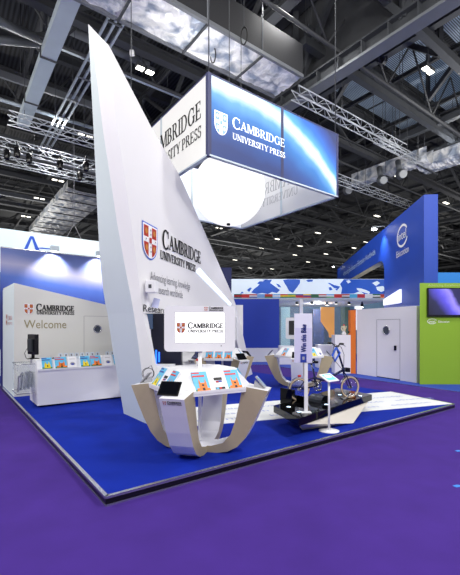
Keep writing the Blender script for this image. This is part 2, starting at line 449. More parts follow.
for uu in range(-22, 100, 4):
    m = MB(); ibeam(m, uv(uu, -10, RZ-.95), uv(uu, 110, RZ-.95), .16, .22, vdark); struct(m, 'trim_%d' % k); k += 1
for vv in list(range(-2, 40, 6))+list(range(40, 100, 12)):
    m = MB(); m.tube([uv(-30, vv+1.3, 12.3), uv(100, vv+1.3, 12.3)], .07, vdark, 8)
    u_ = -30
    while u_ < 100:
        m.tube([uv(u_, vv+1.3, 12.3), uv(u_+2, vv+1.3, RZ-1)], .04, vdark, 6); m.tube([uv(u_+4, vv+1.3, 12.3), uv(u_+2, vv+1.3, RZ-1)], .04, vdark, 6); u_ += 4
    struct(m, 'trim_%d' % k); k += 1
# ---- elements placed along the hall grid from what the photo shows
def grid_line(p1, p2, z, axis):
    a = touv(at(p1[0], p1[1], z)); b = touv(at(p2[0], p2[1], z))
    if axis == 'b':
        u = (a[0]+b[0])/2; return uv(u, a[1], z), uv(u, b[1], z)
    v = (a[1]+b[1])/2; return uv(a[0], v, z), uv(b[0], v, z)
def rail_thing(name, label, cat, p1, p2, z, axis, parts, group=None, ext=(0, 0)):
    p, q = grid_line(p1, p2, z, axis); d = (q-p).normalized(); p = p-d*ext[0]; q = q+d*ext[1]
    t = thing(name, label, cat, (p+q)/2, 0, group)
    parts(t, p, q); return t
def hang(mb, p, r=.012, top=RZ-.1): mb.tube([p, (p[0], p[1], top)], r, dsteel, 6)
# silver insulated duct
def foil():
    m = bpy.data.materials.new('foil_insulation'); m.use_nodes = True; nt = m.node_tree; b = nt.nodes['Principled BSDF']
    b.inputs['Metallic'].default_value = .15; b.inputs['Roughness'].default_value = .3; b.inputs['Base Color'].default_value = lin((205, 214, 226))
    tc = nt.nodes.new('ShaderNodeTexCoord'); n = nt.nodes.new('ShaderNodeTexVoronoi'); n.inputs['Scale'].default_value = 2.2
    n2 = nt.nodes.new('ShaderNodeTexNoise'); n2.inputs['Scale'].default_value = 2.0; n2.inputs['Detail'].default_value = 12; n2.inputs['Distortion'].default_value = .5
    r = nt.nodes.new('ShaderNodeValToRGB'); r.color_ramp.elements[0].position = .38; r.color_ramp.elements[1].position = .58
    r.color_ramp.elements[0].color = lin((150, 162, 182)); r.color_ramp.elements[1].color = lin((250, 251, 252))
    for q in (n, n2): nt.links.new(tc.outputs['Object'], q.inputs['Vector'])
    nt.links.new(n2.outputs['Fac'], r.inputs[0]); nt.links.new(r.outputs[0], b.inputs['Base Color'])
    bp = nt.nodes.new('ShaderNodeBump'); bp.inputs['Strength'].default_value = .9; bp.inputs['Distance'].default_value = .12
    ad = nt.nodes.new('ShaderNodeMath'); ad.operation = 'ADD'; nt.links.new(n.outputs['Distance'], ad.inputs[0]); nt.links.new(n2.outputs['Fac'], ad.inputs[1])
    nt.links.new(ad.outputs[0], bp.inputs['Height']); nt.links.new(bp.outputs['Normal'], b.inputs['Normal'])
    return m
FOIL = foil()
ZD = 11.0
a1 = touv(at(303, 76, ZD)); a0 = touv(at(170, 0, ZD)); b1 = touv(at(261, 91, ZD)); b0 = touv(at(150, 32, ZD))
vn = (a1[1]+a0[1])/2; vf = (b0[1]+b1[1])/2; ue = a1[0]; us = -7.0
hgt = 1.15
t = thing('insulated_duct', 'large rectangular ventilation duct with crinkled silver foil underside above the hanging sign', 'duct', uv((us+ue)/2, (vn+vf)/2, ZD), TH)
m = MB(); casing = mat('dark_duct_casing', (38, 39, 43), .8)  # one even dark colour for the duct casing
m.hull8([uv(us, vn, ZD+.03), uv(ue, vn, ZD+.03), uv(ue, vf, ZD+.03), uv(us, vf, ZD+.03), uv(us, vn, ZD+hgt), uv(ue, vn, ZD+hgt), uv(ue, vf, ZD+hgt), uv(us, vf, ZD+hgt)], casing)
m.build('duct_casing', t, True)
m = MB(); N = 90; MM = 12
gr = [[None]*(MM+1) for _ in range(N+1)]
for i in range(N+1):
    for j in range(MM+1):
        u = us+(ue-us)*i/N; v = vn+.05+(vf-vn-.1)*j/MM
        z = ZD+.0+random.uniform(-.035, .035)-.05*math.sin(PI*j/MM)
        gr[i][j] = len(m.v); m.v.append(uv(u, v, z))
for i in range(N):
    for j in range(MM):
        m.f.append([gr[i][j], gr[i][j+1], gr[i+1][j+1], gr[i+1][j]]); m.m.append(m.mi(FOIL)); m.sm.append(True)
m.build('foil_underside', t, True, label='crinkled silver foil')
m = MB()
for v in (vn, vf): bar(m, uv(us, v, ZD-.02), uv(ue, v, ZD-.02), .1, .12, steel)
m.build('edge_rail', t, True)
u = us+1
while u < ue+.1:
    m = MB(); bar(m, uv(u, vn, ZD-.1), uv(u, vf, ZD-.1), .06, .06, dsteel)
    for v in (vn, vf): m.tube([uv(u, v, ZD-.1), uv(u, v, RZ-.3)], .02, steel, 6)
    m.build('trapeze_hanger', t, True); u += 2.2
# right girder
ZG = 11.4
p, q = grid_line((460, 2), (300, 96), ZG, 'b'); dd = (q-p).normalized(); p = p-dd*8; q = p+dd*30
t = thing('roof_girder', 'massive dark steel lattice girder crossing above the hanging sign', 'girder', (p+q)/2, TH)
m = MB(); bar(m, p+Vector((0, 0, -.0)), q, .52, .1, steel); bar(m, p+Vector((0, 0, .3)), q+Vector((0, 0, .3)), .1, .5, dsteel); bar(m, p+Vector((0, 0, .55)), q+Vector((0, 0, .55)), .52, .08, dsteel)
L_ = (q-p).length; s = 0
while s < L_:
    bar(m, p+dd*s+Vector((0, 0, .3)), p+dd*(s+.05)+Vector((0, 0, .3)), .5, .5, dsteel); s += 1.0
m.build('bottom_chord', t, True)
m = MB(); bar(m, p+Vector((0, 0, 4)), q+Vector((0, 0, 4)), .45, .35, dsteel); m.build('top_chord', t, True)
s = 0
while s < L_-4:
    for e, (x0, z0, x1, z1) in enumerate(((0, .5, 2.4, 3.9), (4.8, .5, 2.4, 3.9), (0, .5, 0, 3.9))):
        m = MB(); bar(m, p+dd*(s+x0)+Vector((0, 0, z0)), p+dd*(s+x1)+Vector((0, 0, z1)), .22, .22, dsteel); m.build('diagonal_brace', t, True)
    s += 4.8
m = MB(); off = A*.35
m.hull8([p+off+Vector((0, 0, .6)), q+off+Vector((0, 0, .6)), q+off+A*.05+Vector((0, 0, .6)), p+off+A*.05+Vector((0, 0, .6)),
         p+off+Vector((0, 0, 3.9)), q+off+Vector((0, 0, 3.9)), q+off+A*.05+Vector((0, 0, 3.9)), p+off+A*.05+Vector((0, 0, 3.9))], vdark)
m.build('cladding_panel', t, True)
# pale box duct on the left
def boxy(w, h, mt, seam=None, nm='casing'):
    def fn(t, p, q):
        m = MB(); bar(m, p+Vector((0, 0, h/2)), q+Vector((0, 0, h/2)), w, h, mt); m.build(nm, t, True)
        d = (q-p).normalized(); L = (q-p).length
        if seam:
            s = seam
            while s < L:
                m = MB(); bar(m, p+d*s+Vector((0, 0, h/2)), p+d*(s+.06)+Vector((0, 0, h/2)), w+.08, h+.08, vdark); m.build('joint_flange', t, True); s += seam
        m = MB(); s = .3
        while s < L:
            hang(m, p+d*s+Vector((0, 0, h))); s += 3.5
        m.build('hanger', t, True)
    return fn
rail_thing('box_duct', 'pale grey rectangular box duct running away above the welcome desk', 'duct', (71, 0), (33.5, 100), 11.0, 'b', boxy(.48, .3, ductgrey, 3.2), ext=(.3, 2.6))
# cable trays
def tray(n, w, mt=rail):
    def fn(t, p, q):
        s = (q-p).normalized().cross(Vector((0, 0, 1)))
        for i in range(n):
            o = s*(w*(i/(n-1)-.5)) if n > 1 else Vector((0, 0, 0))
            m = MB(); bar(m, p+o, q+o, w*.32/max(1, n-1) if n > 1 else w, .08, mt); m.build('rail', t, True)
        m = MB(); d = (q-p).normalized(); L = (q-p).length; x = .4
        while x < L:
            bar(m, p+d*x-s*w/2-Vector((0, 0, .06)), p+d*x+s*w/2-Vector((0, 0, .06)), .06, .05, steel); hang(m, p+d*x); x += 1.8
        m.build('crossbar', t, True)
    return fn
rail_thing('cable_tray', 'pale metal cable tray of three rails crossing behind the white fin top', 'cable tray', (133, 0), (44, 145), 12.2, 'b', tray(3, .5), ext=(1, 1))
# long pipes / rails (a direction)
def pipe(r, mt):
    def fn(t, p, q):
        m = MB(); m.tube([p, q], r, mt, 10); m.build('pipe', t, True)
        m = MB(); d = (q-p).normalized(); L = (q-p).length; x = .5
        while x < L:
            hang(m, p+d*x, .01); x += 4
        m.build('hanger', t, True)
    return fn
rail_thing('service_pipe', 'straight pale pipe passing behind the white fin at mid height', 'pipe', (0, 99.6), (93, 128), 12.6, 'a', pipe(.09, ductgrey), ext=(3, 0))
rail_thing('service_pipe', 'straight pale pipe below the twin lamp beside the fin top', 'pipe', (60, 50), (182, 96), 12.4, 'a', pipe(.08, ductgrey), ext=(0, 2))
rail_thing('service_pipe', 'thick round grey pipe crossing behind the tip of the white fin', 'pipe', (40, 46), (165, 44), 13.4, 'a', pipe(.16, steel), ext=(0, 0))
for lab, p1, p2, r in (('upper of two slanting grey tube braces at the top left', (0, 22), (43, 41), .14), ('lower of two slanting grey tube braces at the top left', (0, 40), (42, 44), .14)):
    P1 = at(p1[0], p1[1], 11.6); P2 = at(p2[0], p2[1], 12.4); P0 = P1+(P1-P2)*1.5
    t = thing('tube_brace', lab, 'brace', P2, 0); m = MB(); m.tube([P0, P2], r, steel, 12); m.build('tube', t, True)
    m = MB(); m.box(P2, (.5, .5, .3), dsteel); hang(m, P2, .06); m.build('gusset', t, True)
for i, (p1, p2, w) in enumerate((((0, 72), (62, 103), .12), ((0, 168), (98, 200), .25), ((0, 190), (98, 216), .25), ((20, 120), (95, 180), .2), ((0, 150), (95, 176), .3))):
    rail_thing('roof_beam', ['thin', 'broad', 'broad', 'slim', 'wide'][i]+' grey steel beam '+['at upper left beside the pale duct', 'above the two nearest twin lamps at left', 'just above the lettered banner at far left', 'behind the lighting trusses at left', 'between the lighting trusses at left'][i], 'beam', p1, p2, 12.4, 'a', boxy(w, .3, dsteel if i % 2 else steel, None, 'beam'), ext=(3, 3))
# lighting trusses
def truss(w, mt, rr=.025, bay=.5):
    def fn(t, p, q):
        d = (q-p).normalized(); s = d.cross(Vector((0, 0, 1))).normalized()*w/2; up = Vector((0, 0, w/2)); L = (q-p).length
        cs = [s+up, s-up, -s-up, -s+up]
        for c in cs:
            m = MB(); m.tube([p+c, q+c], rr, mt, 6); m.build('chord', t, True)
        m = MB(); x = 0; k = 0
        while x+bay <= L:
            for a, b in ((0, 1), (1, 2), (2, 3), (3, 0)):
                c1, c2 = (cs[a], cs[b]) if k % 2 else (cs[b], cs[a])
                m.tube([p+d*x+c1, p+d*(x+bay)+c2], rr*.6, mt, 4, False)
            x += bay; k += 1
        m.build('lacing', t, True)
        m = MB(); x = .6
        while x < L:
            hang(m, p+d*x+up, .012); x += L/3-.3
        m.build('hanger', t, True)
    return fn
tal = mat('truss_aluminium', (190, 196, 204), .4, metal=.4)
rail_thing('lighting_truss', 'bright aluminium lighting truss, upper one left of the white fin', 'truss', (8, 118), (96, 142), 10.5, 'a', truss(.42, tal), ext=(0, 1))
rail_thing('lighting_truss', 'bright aluminium lighting truss, middle one left of the white fin', 'truss', (0, 144), (96, 166), 10.5, 'a', truss(.42, tal), ext=(1, 1))
rail_thing('lighting_truss', 'bright aluminium lighting truss, lowest one left of the white fin', 'truss', (0, 160), (96, 180), 10.5, 'a', truss(.36, tal), ext=(1, 1))
rail_thing('lighting_truss', 'aluminium lattice truss running right from above the hanging sign', 'truss', (296, 92), (402, 150), 10.8, 'a', truss(.38, tal))
rail_thing('lighting_truss', 'short aluminium lattice truss beside the right edge of the hanging sign', 'truss', (338, 176), (402, 205), 10.8, 'a', truss(.4, tal, bay=.6), ext=(0, .5))
rail_thing('lighting_truss', 'aluminium lattice truss high above the intel tower', 'truss', (374, 140), (405, 152), 11.5, 'a', truss(.3, tal, bay=.6), ext=(0, 2))
# roof beams at right, both directions
bl = [((300, 100), (460, 25), 13.2, 'b', .3, 'just beyond the big girder'), ((330, 70), (428, 120), 12.8, 'a', .3, 'slanting right above the lattice truss'),
      ((340, 165), (460, 118), 13.0, 'b', .35, 'above the foil ducts at right'), ((338, 192), (460, 140), 12.6, 'b', .3, 'right of the hanging sign'),
      ((400, 20), (460, 66), 12.6, 'a', .25, 'at the upper right corner'), ((420, 40), (460, 70), 13.4, 'a', .2, 'second from the upper right corner'),
      ((360, 230), (460, 210), 13.2, 'b', .3, 'behind the top of the intel tower'), ((330, 60), (460, 130), 13.6, 'a', .25, 'crossing under the lit roof panels')]
for p1, p2, z, ax, w, lab in bl:
    rail_thing('roof_beam', 'long dark grey steel beam '+lab, 'beam', p1, p2, z, ax, boxy(w, .3, dsteel, None, 'beam'), ext=(2, 4))
for i, (px, py) in enumerate(((350, 70), (385, 62), (330, 110), (300, 122), (428, 100), (440, 55))):
    P = at(px, py, 13); t = thing('roof_strut', 'slanting steel roof strut '+['left of the right hand twin lamp', 'just below the right hand twin lamp', 'near the hanging sign top right', 'hidden close behind the sign', 'left of the foil patch at right', 'near the right picture edge'][i], 'strut', P)
    m = MB(); bar(m, P, P+B*(3 if i % 2 else -3)+Vector((0, 0, 2.7)), .2, .2, dsteel); bar(m, P, P+Vector((0, 0, 2.7)), .15, .15, dsteel); m.build('member', t, True)
# translucent roof panels
rl = bpy.data.materials.new('roof_light'); rl.use_nodes = True; nt = rl.node_tree; b = nt.nodes['Principled BSDF']
tc = nt.nodes.new('ShaderNodeTexCoord'); w = nt.nodes.new('ShaderNodeTexWave'); w.inputs['Scale'].default_value = 3.4; w.inputs['Distortion'].default_value = .8; w.bands_direction = 'Y'
nt.links.new(tc.outputs['Object'], w.inputs['Vector']); r = nt.nodes.new('ShaderNodeValToRGB')
r.color_ramp.elements[0].color = lin((28, 32, 40)); r.color_ramp.elements[1].color = lin((150, 168, 190)); nt.links.new(w.outputs['Fac'], r.inputs[0])
nt.links.new(r.outputs[0], b.inputs['Emission Color']); b.inputs['Emission Strength'].default_value = .22; nt.links.new(r.outputs[0], b.inputs['Base Color'])
for i, (px, py, du, dv) in enumerate(((358, 86, 5, 2.2), (388, 70, 4, 2.2), (415, 92, 4, 2.2), (448, 98, 4, 2.2), (450, 40, 4, 2.2), (400, 118, 5, 2.2), (462, 75, 2.5, 2.2))):
    c = at(px, py, RZ-.05); u, v = touv(c); v = -4+3*round((v+4-1.5)/3)+1.5; c = uv(u, v, RZ-.05)
    m = MB(); m.box((0, 0, 0), (du, dv, .04), rl); o = m.build('rooflight_panel'); o.location = c; o.rotation_euler = (0, 0, TH)
    tag(o, 'dimly glowing ribbed roof light panel '+['left of the right hand twin lamp', 'directly left above the twin lamp', 'just below the twin lamp', 'far right below the corner', 'in the upper right corner', 'beyond the lattice truss', 'on the right picture edge'][i], 'roof light')
# far foil ducts on the right and left
def foilduct(w, h):
    def fn(t, p, q):
        m = MB(); d = (q-p).normalized(); s = d.cross(Vector((0, 0, 1)))*w/2; n = 40
        rows = []
        for i in range(n+1):
            c = p+(q-p)*i/n; rows.append([c-s+Vector((0, 0, h)), c-s, c-s*.5-Vector((0, 0, .1+random.random()*.06)), c+s*.5-Vector((0, 0, .1+random.random()*.06)), c+s, c+s+Vector((0, 0, h))])
        for a, b in zip(rows, rows[1:]):
            for j in range(5): m.poly([a[j], a[j+1], b[j+1], b[j]], FOIL)
        m.build('foil_casing', t, True)
        m = MB(); x = .5; L = (q-p).length
        while x < L:
            bar(m, p+d*x-s*1.05-Vector((0, 0, .2)), p+d*x+s*1.05-Vector((0, 0, .2)), .07, .07, dsteel); hang(m, p+d*x+s); hang(m, p+d*x-s); x += 2
        m.build('strap', t, True)
    return fn
rail_thing('insulated_duct', 'distant foil wrapped duct with nozzles right of the hanging sign', 'duct', (355, 186), (430, 160), 11.5, 'b', foilduct(.8, .7))
rail_thing('insulated_duct', 'wide foil wrapped duct reaching the right picture edge', 'duct', (425, 172), (475, 152), 11.6, 'b', foilduct(1.6, .6))
rail_thing('insulated_duct', 'wide pale foil duct receding behind the banner at far left', 'duct', (92, 192), (44, 234), 12.0, 'b', foilduct(3.2, .5))
for i, (px, py) in enumerate(((347, 190), (381, 180), (400, 174))):
    P = at(px, py, 11.0); t = thing('air_nozzle', 'round white air nozzle, '+['nearest the hanging sign', 'middle one under the foil duct', 'rightmost one under the foil duct'][i], 'air nozzle', P)
    m = MB(); R_ = Matrix.Rotation(PI*.62, 4, 'X'); m.lathe([(.26, 0), (.32, .1), (.25, .3), (.22, .5)], steel, P, 20, R_); m.build('nozzle_body', t, True)
    m = MB(); m.lathe([(.15, -.02), (.15, .02)], black, P, 20, R_); m.build('nozzle_mouth', t, True)
    m = MB(); m.tube([P, P+Vector((0, .3, .9))], .16, steel, 12); m.build('neck', t, True)
# twin lamps
def twin_lamp(px, py, z, size, label, group=None, mt=None, ang=TH):
    P = at(px, py, z); t = thing('high_bay_lamp', label, 'ceiling lamp', P, ang, group)
    m = MB()
    for s in (-1, 1): m.box((s*size*.62, 0, .09), (size, size*.8, .16), dsteel)
    m.tube([(0, 0, .1), (0, 0, RZ-z-.1)], .015, dsteel, 6); m.build('housing', t)
    for s in (-1, 1):
        m = MB(); m.box((s*size*.62, 0, 0), (size*.86, size*.66, .03), mt or lampsmall); m.build('lens', t, label='glowing white lens')
    return t
twin_lamp(145, 70.5, 12.0, .33, 'bright twin square lamp right of the white fin top', mt=lampglow)
twin_lamp(428, 70.5, 12.3, .30, 'bright twin square lamp at the upper right of the roof', mt=lampglow)
for px, py, lab in ((58, 180.5, 'nearest of three twin lamps left of the white fin'), (39.5, 198.5, 'middle of three twin lamps left of the white fin'), (26, 216.5, 'farthest of three twin lamps left of the white fin'), (86, 135, 'twin lamp hanging by the upper lighting truss at left')):
    twin_lamp(px, py, 12.3, .36, lab)
for px, py in ((219, 228), (277, 239), (318, 233), (377, 216), (366, 242), (235, 260), (329, 242), (295, 255), (354, 248), (343, 264), (272, 269), (308, 262), (250, 268), (446, 203), (262, 248), (300, 246), (326, 254)):
    twin_lamp(px, py, 12.6, .36, 'small twin lamp glowing in the distant dark roof', 'distant twin lamps under the hall roof')
twin_lamp(394, 174, 11.8, .5, 'small twin lamp beside the air nozzles')
# theatre lights hanging from left trusses
for i, (px, py) in enumerate(((7, 154), (29, 158), (86, 166), (17, 152), (80, 176), (60, 164))):
    P = at(px, py, 10.0); t = thing('stage_spotlight', 'black stage spotlight hanging under the trusses, '+['far left by the picture edge', 'second cylinder from left', 'closest to the white fin, upper', 'between the two leftmost', 'closest to the white fin, lower', 'midway between duct and fin'][i], 'spotlight', P)
    m = MB(); m.lathe([(.1, -.25), (.13, -.2), (.13, .15), (.08, .22)], black, P, 14); m.build('can', t, True)
    m = MB(); m.tube([P+Vector((-.15, 0, -.02)), P+Vector((-.15, 0, .3)), P+Vector((.15, 0, .3)), P+Vector((.15, 0, -.02))], .015, black, 6); m.tube([P+Vector((0, 0, .3)), P+Vector((0, 0, .5))], .03, black, 6); m.build('yoke', t, True)
for i, (px, py) in enumerate(((213, 55), (244, 36), (132, 53))):
    P = at(px, py, 10.9); o = MB()
    if i == 2: o.box(P, (.13, .1, .15), white); hang(o, P+Vector((0, 0, .15)))
    else: o.torus(P, (1, .4, .2), .22, .02, rubber); hang(o, P+Vector((0, 0, .2)))
    origin_to(tag(o.build('coiled_cable' if i < 2 else 'sensor_box'), ['coil of black cable hanging above the sign corner', 'coil of black cable hanging in front of the foil duct', 'small white box hanging on a cable beside the fin'][i], 'cable coil' if i < 2 else 'box'), P)

# ================================================================== HANGING SIGN
D = 7.0; SL = .5415*D; z0 = EYE+172.6/F*D; z1 = EYE+256.6/F*D; N0 = Vector((-.0577*D, D, 0)); SH = z1-z0
beam = gradient_print('planet_print', [(0, (4, 40, 104)), (.18, (6, 68, 142)), (.32, (24, 104, 176)), (.41, (80, 146, 200)), (.47, (176, 204, 226)), (.515, (232, 236, 238)), (.56, (200, 222, 238)), (.63, (70, 150, 218)), (.74, (10, 96, 190)), (.88, (4, 58, 146)), (1.0, (4, 32, 92))], (0, 0, .46, .5-.46*1.36, .46*.0235), .36, .16)
t = thing('hanging_sign', 'large suspended square sign box with blue planet and white fabric faces', 'sign', (N0.x, N0.y, z0), TH)
T_ = .07
def L3(x, y, z): return Vector((x, y, z))
m = MB(); m.box((SL/2, T_/2, SH/2), (SL-.03, T_, SH-.03), beam); pf = m.build('picture_panel', t, label='blue fabric panel with sunlit planet picture')
m = MB(); stackflat(m, shield(.14, .46, .30, .43, None, mat('pale_blue_ink', (120, 165, 215), .5, emit=.3), whiteink, mat('lit_white_ink', (250, 252, 255), .5, emit=.5)), (0, 0, 0), (1, 0, 0), (0, 0, 1), .006, .0006)
wl = MATS['lit_white_ink']; m.build('shield_emblem', pf, label='white shield'); m = MB()
m.flat(serif_text('CAMBRIDGE', .55, .70, 1.42, .17, wl, True, .015)+serif_text('UNIVERSITY PRESS', .56, .47, 1.42, .12, wl, False, .02), (0, 0, 0), (1, 0, 0), (0, 0, 1), .006)
m.build('sign_lettering', pf, label='white shield and lettering')
m = MB(); m.box((T_/2, SL/2, SH/2), (T_, SL-.03, SH-.03), backlit); pf = m.build('fabric_panel', t, label='white fabric panel with black lettering')
m = MB(); O_ = (0, SL, 0)
m.flat(serif_text('CAMBRIDGE', 1.25, .80, SL-1.25-.22, .33, ink, True, .012)+serif_text('UNIVERSITY PRESS', 1.25, .44, SL-1.25-.22, .22, ink, False, .014), O_, (0, -1, 0), (0, 0, 1), .006)
m.build('sign_lettering', pf, label='black lettering'); m = MB(); stackflat(m, shield(.45, .42, .6, .78), O_, (0, -1, 0), (0, 0, 1), .006, .0006)
m.build('shield_emblem', pf, label='red shield')
m = MB(); m.box((SL-T_/2, SL/2, SH/2), (T_, SL-.03, SH-.03), innerlit); pf = m.build('fabric_panel', t)
m = MB()
m.flat(serif_text('CAMBRIDGE', 1.25, .78, SL-1.25-.3, .33, ink, True)+serif_text('UNIVERSITY PRESS', 1.25, .44, SL-1.25-.3, .22, ink), (SL, 0, 0), (0, 1, 0), (0, 0, 1), .006); m.build('sign_lettering', pf)
m = MB()   # the print shows through reversed
m.flat(serif_text('CAMBRIDGE', 1.25, .78, SL-1.25-.3, .33, palegrey, True)+serif_text('UNIVERSITY PRESS', 1.25, .44, SL-1.25-.3, .22, palegrey), (SL-T_, 0, 0), (0, 1, 0), (0, 0, 1), -.006); m.build('show_through_lettering', pf, label='reversed pale grey lettering')
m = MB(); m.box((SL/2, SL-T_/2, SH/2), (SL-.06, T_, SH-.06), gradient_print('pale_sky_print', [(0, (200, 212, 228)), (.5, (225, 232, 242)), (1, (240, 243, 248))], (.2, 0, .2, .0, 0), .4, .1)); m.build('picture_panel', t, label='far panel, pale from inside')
m = MB()
for (x0, y0, x1, y1) in ((0, 0, SL, 0), (SL, 0, SL, SL), (SL, SL, 0, SL), (0, SL, 0, 0)):
    ix = .035
    def c_(x): return min(max(x, ix), SL-ix)
    for z in (.02, SH-.02): bar(m, (c_(x0), c_(y0), z), (c_(x1), c_(y1), z), .08, .03, ductgrey if z < 1 else navy)
    bar(m, (c_(x0), c_(y0), 0), (c_(x0), c_(y0), SH), .078, .078, navy)
    for fr in (.5,):
        xm = x0+(x1-x0)*fr; ym = y0+(y1-y0)*fr; bar(m, (c_(xm), c_(ym), 0), (c_(xm), c_(ym), SH), .078, .078, navy if y0 == y1 and y0 == 0 else ductgrey)
m.build('frame', t)
for (x, y) in ((.05, .05), (SL-.05, .05), (SL-.05, SL-.05), (.05, SL-.05)):
    m = MB(); m.tube([(x, y, SH), (x, y, RZ-z0-.1)], .012, dsteel, 6); m.build('suspension_cable', t)
# globe
gc = Vector((-.0577*D, D, 0))+A*SL/2+B*SL/2; gr_ = 35.7/F*gc.y; gz = EYE+138.5/F*gc.y
t = thing('glowing_globe', 'big plain white glowing balloon hanging inside the square sign', 'balloon', (gc.x, gc.y, gz-gr_))
m = MB(); pr = [(gr_*math.sin(PI*i/28)+.001, gr_-gr_*math.cos(PI*i/28)) for i in range(29)]; m.lathe(pr, globe, (0, 0, 0), 48); m.build('balloon_skin', t)
m = MB(); m.lathe([(.05, -.03), (.05, .03)], black, (-.02, -.1, 0.0), 12); m.build('valve', t)
m = MB(); m.tube([(0, 0, 2*gr_), (0, 0, RZ-gz)], .01, dsteel, 6); m.build('suspension_cable', t)
t_ = None

# ================================================================== WHITE FIN
FC = Vector((-1.225, 6.96, 0)); FD = Vector((.278, .961, 0)).normalized()
def fin_s(px):
    r = (px-HX)/F; return (FC.x-r*FC.y)/(r*FD.y-FD.x)
def fin(px, py, off=0):
    s = fin_s(px); p = FC+FD*s; p.z = EYE+(HY-py)/F*p.y; return p
def finz(s, z): return Vector((FC.x+FD.x*s, FC.y+FD.y*s, z))
tip = atY(88.3, 24, 5.1)
Cb = at(148.7, 424.8, PH); Ab = at(123.8, 413.5, PH)
rows = [  # y, L px, C1 px, C2 px, R px
 (46, 89.2, 92.5, 108.4, 109.2), (88, 91.3, 97.8, 113, 131), (130, 93.5, 102.8, 117.6, 152.8), (176, 95.7, 110, 124.5, 180), (220, 97.7, 116.5, 130.6, 199.5), (262, 100, 124, 136.6, 218), (300, 104.5, 131.5, 141.2, 234.5), (313.5, 107.5, 133.8, 143.1, 238)]
low = [(313.5, 107.5, 133.8, 143.1), (350, 112.7, 139, 150.3), (380, 118, 142.6, 155.5), (413.5, 123.8, 147.2, 161.5)]
def c1depth(py):   # depth of crease 1 by image row
    k = (py-24)/(424.8-24); return 1/(1/5.1+(1/Cb.y-1/5.1)*k)
def frow(py, l, c1, c2, foot=False):
    d1 = c1depth(py); k = min(1, max(0, (py-24)/380)); dl = d1+(Ab.y-Cb.y)*k
    return atY(l, py, dl), atY(c1, py, d1), fin(c2, py)
t = thing('fin_tower', 'towering white angular sail shaped fin with shield and black lettering', 'display tower', (Cb.x, Cb.y, PH))
def interp(rs, ys):
    out = []
    for y in ys:
        for a, b in zip(rs, rs[1:]):
            if a[0] <= y <= b[0]+1e-6:
                k = (y-a[0])/(b[0]-a[0]); out.append(tuple(p+(q-p)*k for p, q in zip(a, b))); break
    return out
rows = [rows[0]]+interp(rows, [46+(313.5-46)*i/26 for i in range(1, 27)])
low = interp(low, [313.5+(413.5-313.5)*i/10 for i in range(11)])
m = MB()
NRM = Vector((FD.y, -FD.x, 0))       # facing the camera side (+x)
cols = [[tip] for _ in range(5)]
for (py, l, c1, c2, r) in rows:
    Lp, C1, C2 = frow(py, l, c1, c2); Rp = fin(r, py)
    for q_, p_ in zip(cols, (Lp, C1, C2, Rp, Rp-NRM*.06)): q_.append(p_)
for j in range(5): m.strip(cols[j], cols[(j+1) % 5], sailc if j == 0 else sailw)
prev = [q_[-1] for q_ in cols]
# underside of the opening
m.poly(prev, sailw)
# left foot
prevf = None
lowr = []
for (py, l, c1, c2) in low:
    Lp, C1, C2 = frow(py, l, c1, c2); lowr.append([Lp, C1, C2])
base = [Ab, Cb, at(164, 420.5, PH)]
lowr[-1] = base
cols = [[] for _ in range(4)]
for Lp, C1, C2 in lowr:
    C3 = C2+FD*.22-NRM*.05; C3.z = C2.z
    for q_, p_ in zip(cols, (Lp, C1, C2, C3)): q_.append(p_)
for j in range(4): m.strip(cols[j], cols[(j+1) % 4], sailc if j == 0 else sailw)
m.poly([q_[-1] for q_ in cols], sailw)
# right foot
zt = fin(238, 313.5).z
R0 = [fin(229, 313.5), fin(238, 313.5)]; R1 = [fin(238.5, 348), fin(246, 348)]; R2 = [fin(244, 371), finz(fin_s(252.5), PH)]
R0[0].z = zt
R2[0].z = PH
def thick(pts): return [p-NRM*.25 for p in pts]
for a, b in ((R0, R1), (R1, R2)):
    m.hull8([b[0], b[1], thick(b)[1], thick(b)[0], a[0], a[1], thick(a)[1], thick(a)[0]], sailw)
body = m.build('fin_body', t, True)
m = MB()   # panel seam
seam = [fin(x, y)+NRM*.002 for x, y in ((131, 92), (150, 128), (165, 170), (150, 240), (147, 300))]
org = FC
lm = MB()
zb = 3.27
stackflat(lm, [(p_, q_) for p_, q_ in shield(-.76, 2.98, .50, .56, brightblue)], org, FD, (0, 0, 1), .012, .0012)
lm.build('fin_shield', t, True, label='red and gold shield'); lm = MB()
lm.flat(serif_text('CAMBRIDGE', -.05, 3.285, 2.0, .27, ink, True, .02)+serif_text('UNIVERSITY PRESS', -.13, 3.05, 1.74, .15, ink, False, .03), org, FD, (0, 0, 1), .012)
lm.build('fin_logo', t, True, label='black serif lettering')
lm = MB()
lm.flat(sans('Advancing learning, knowledge', -.5, 2.62, 1.78, .15, greyink)+sans('and research worldwide', -.5, 2.41, 1.38, .15, greyink), org, FD, (0, 0, 1), .012)
lm.build('slogan', t, True, label='grey slogan lettering')
lm = MB(); lm.flat(sans('Research', -.74, 2.07, .95, .12, ink), org, FD, (0, 0, 1), .012); lm.build('heading', t, True)
lm = MB(); q4 = [fin(x, y) for x, y in ((195.6, 272), (199, 268), (231, 304), (229.5, 306))]
lm.prism([p_+NRM*.002 for p_ in q4], NRM*.02, litbluewhite); lm.build('light_slot', t, True, label='glowing pale blue wedge')
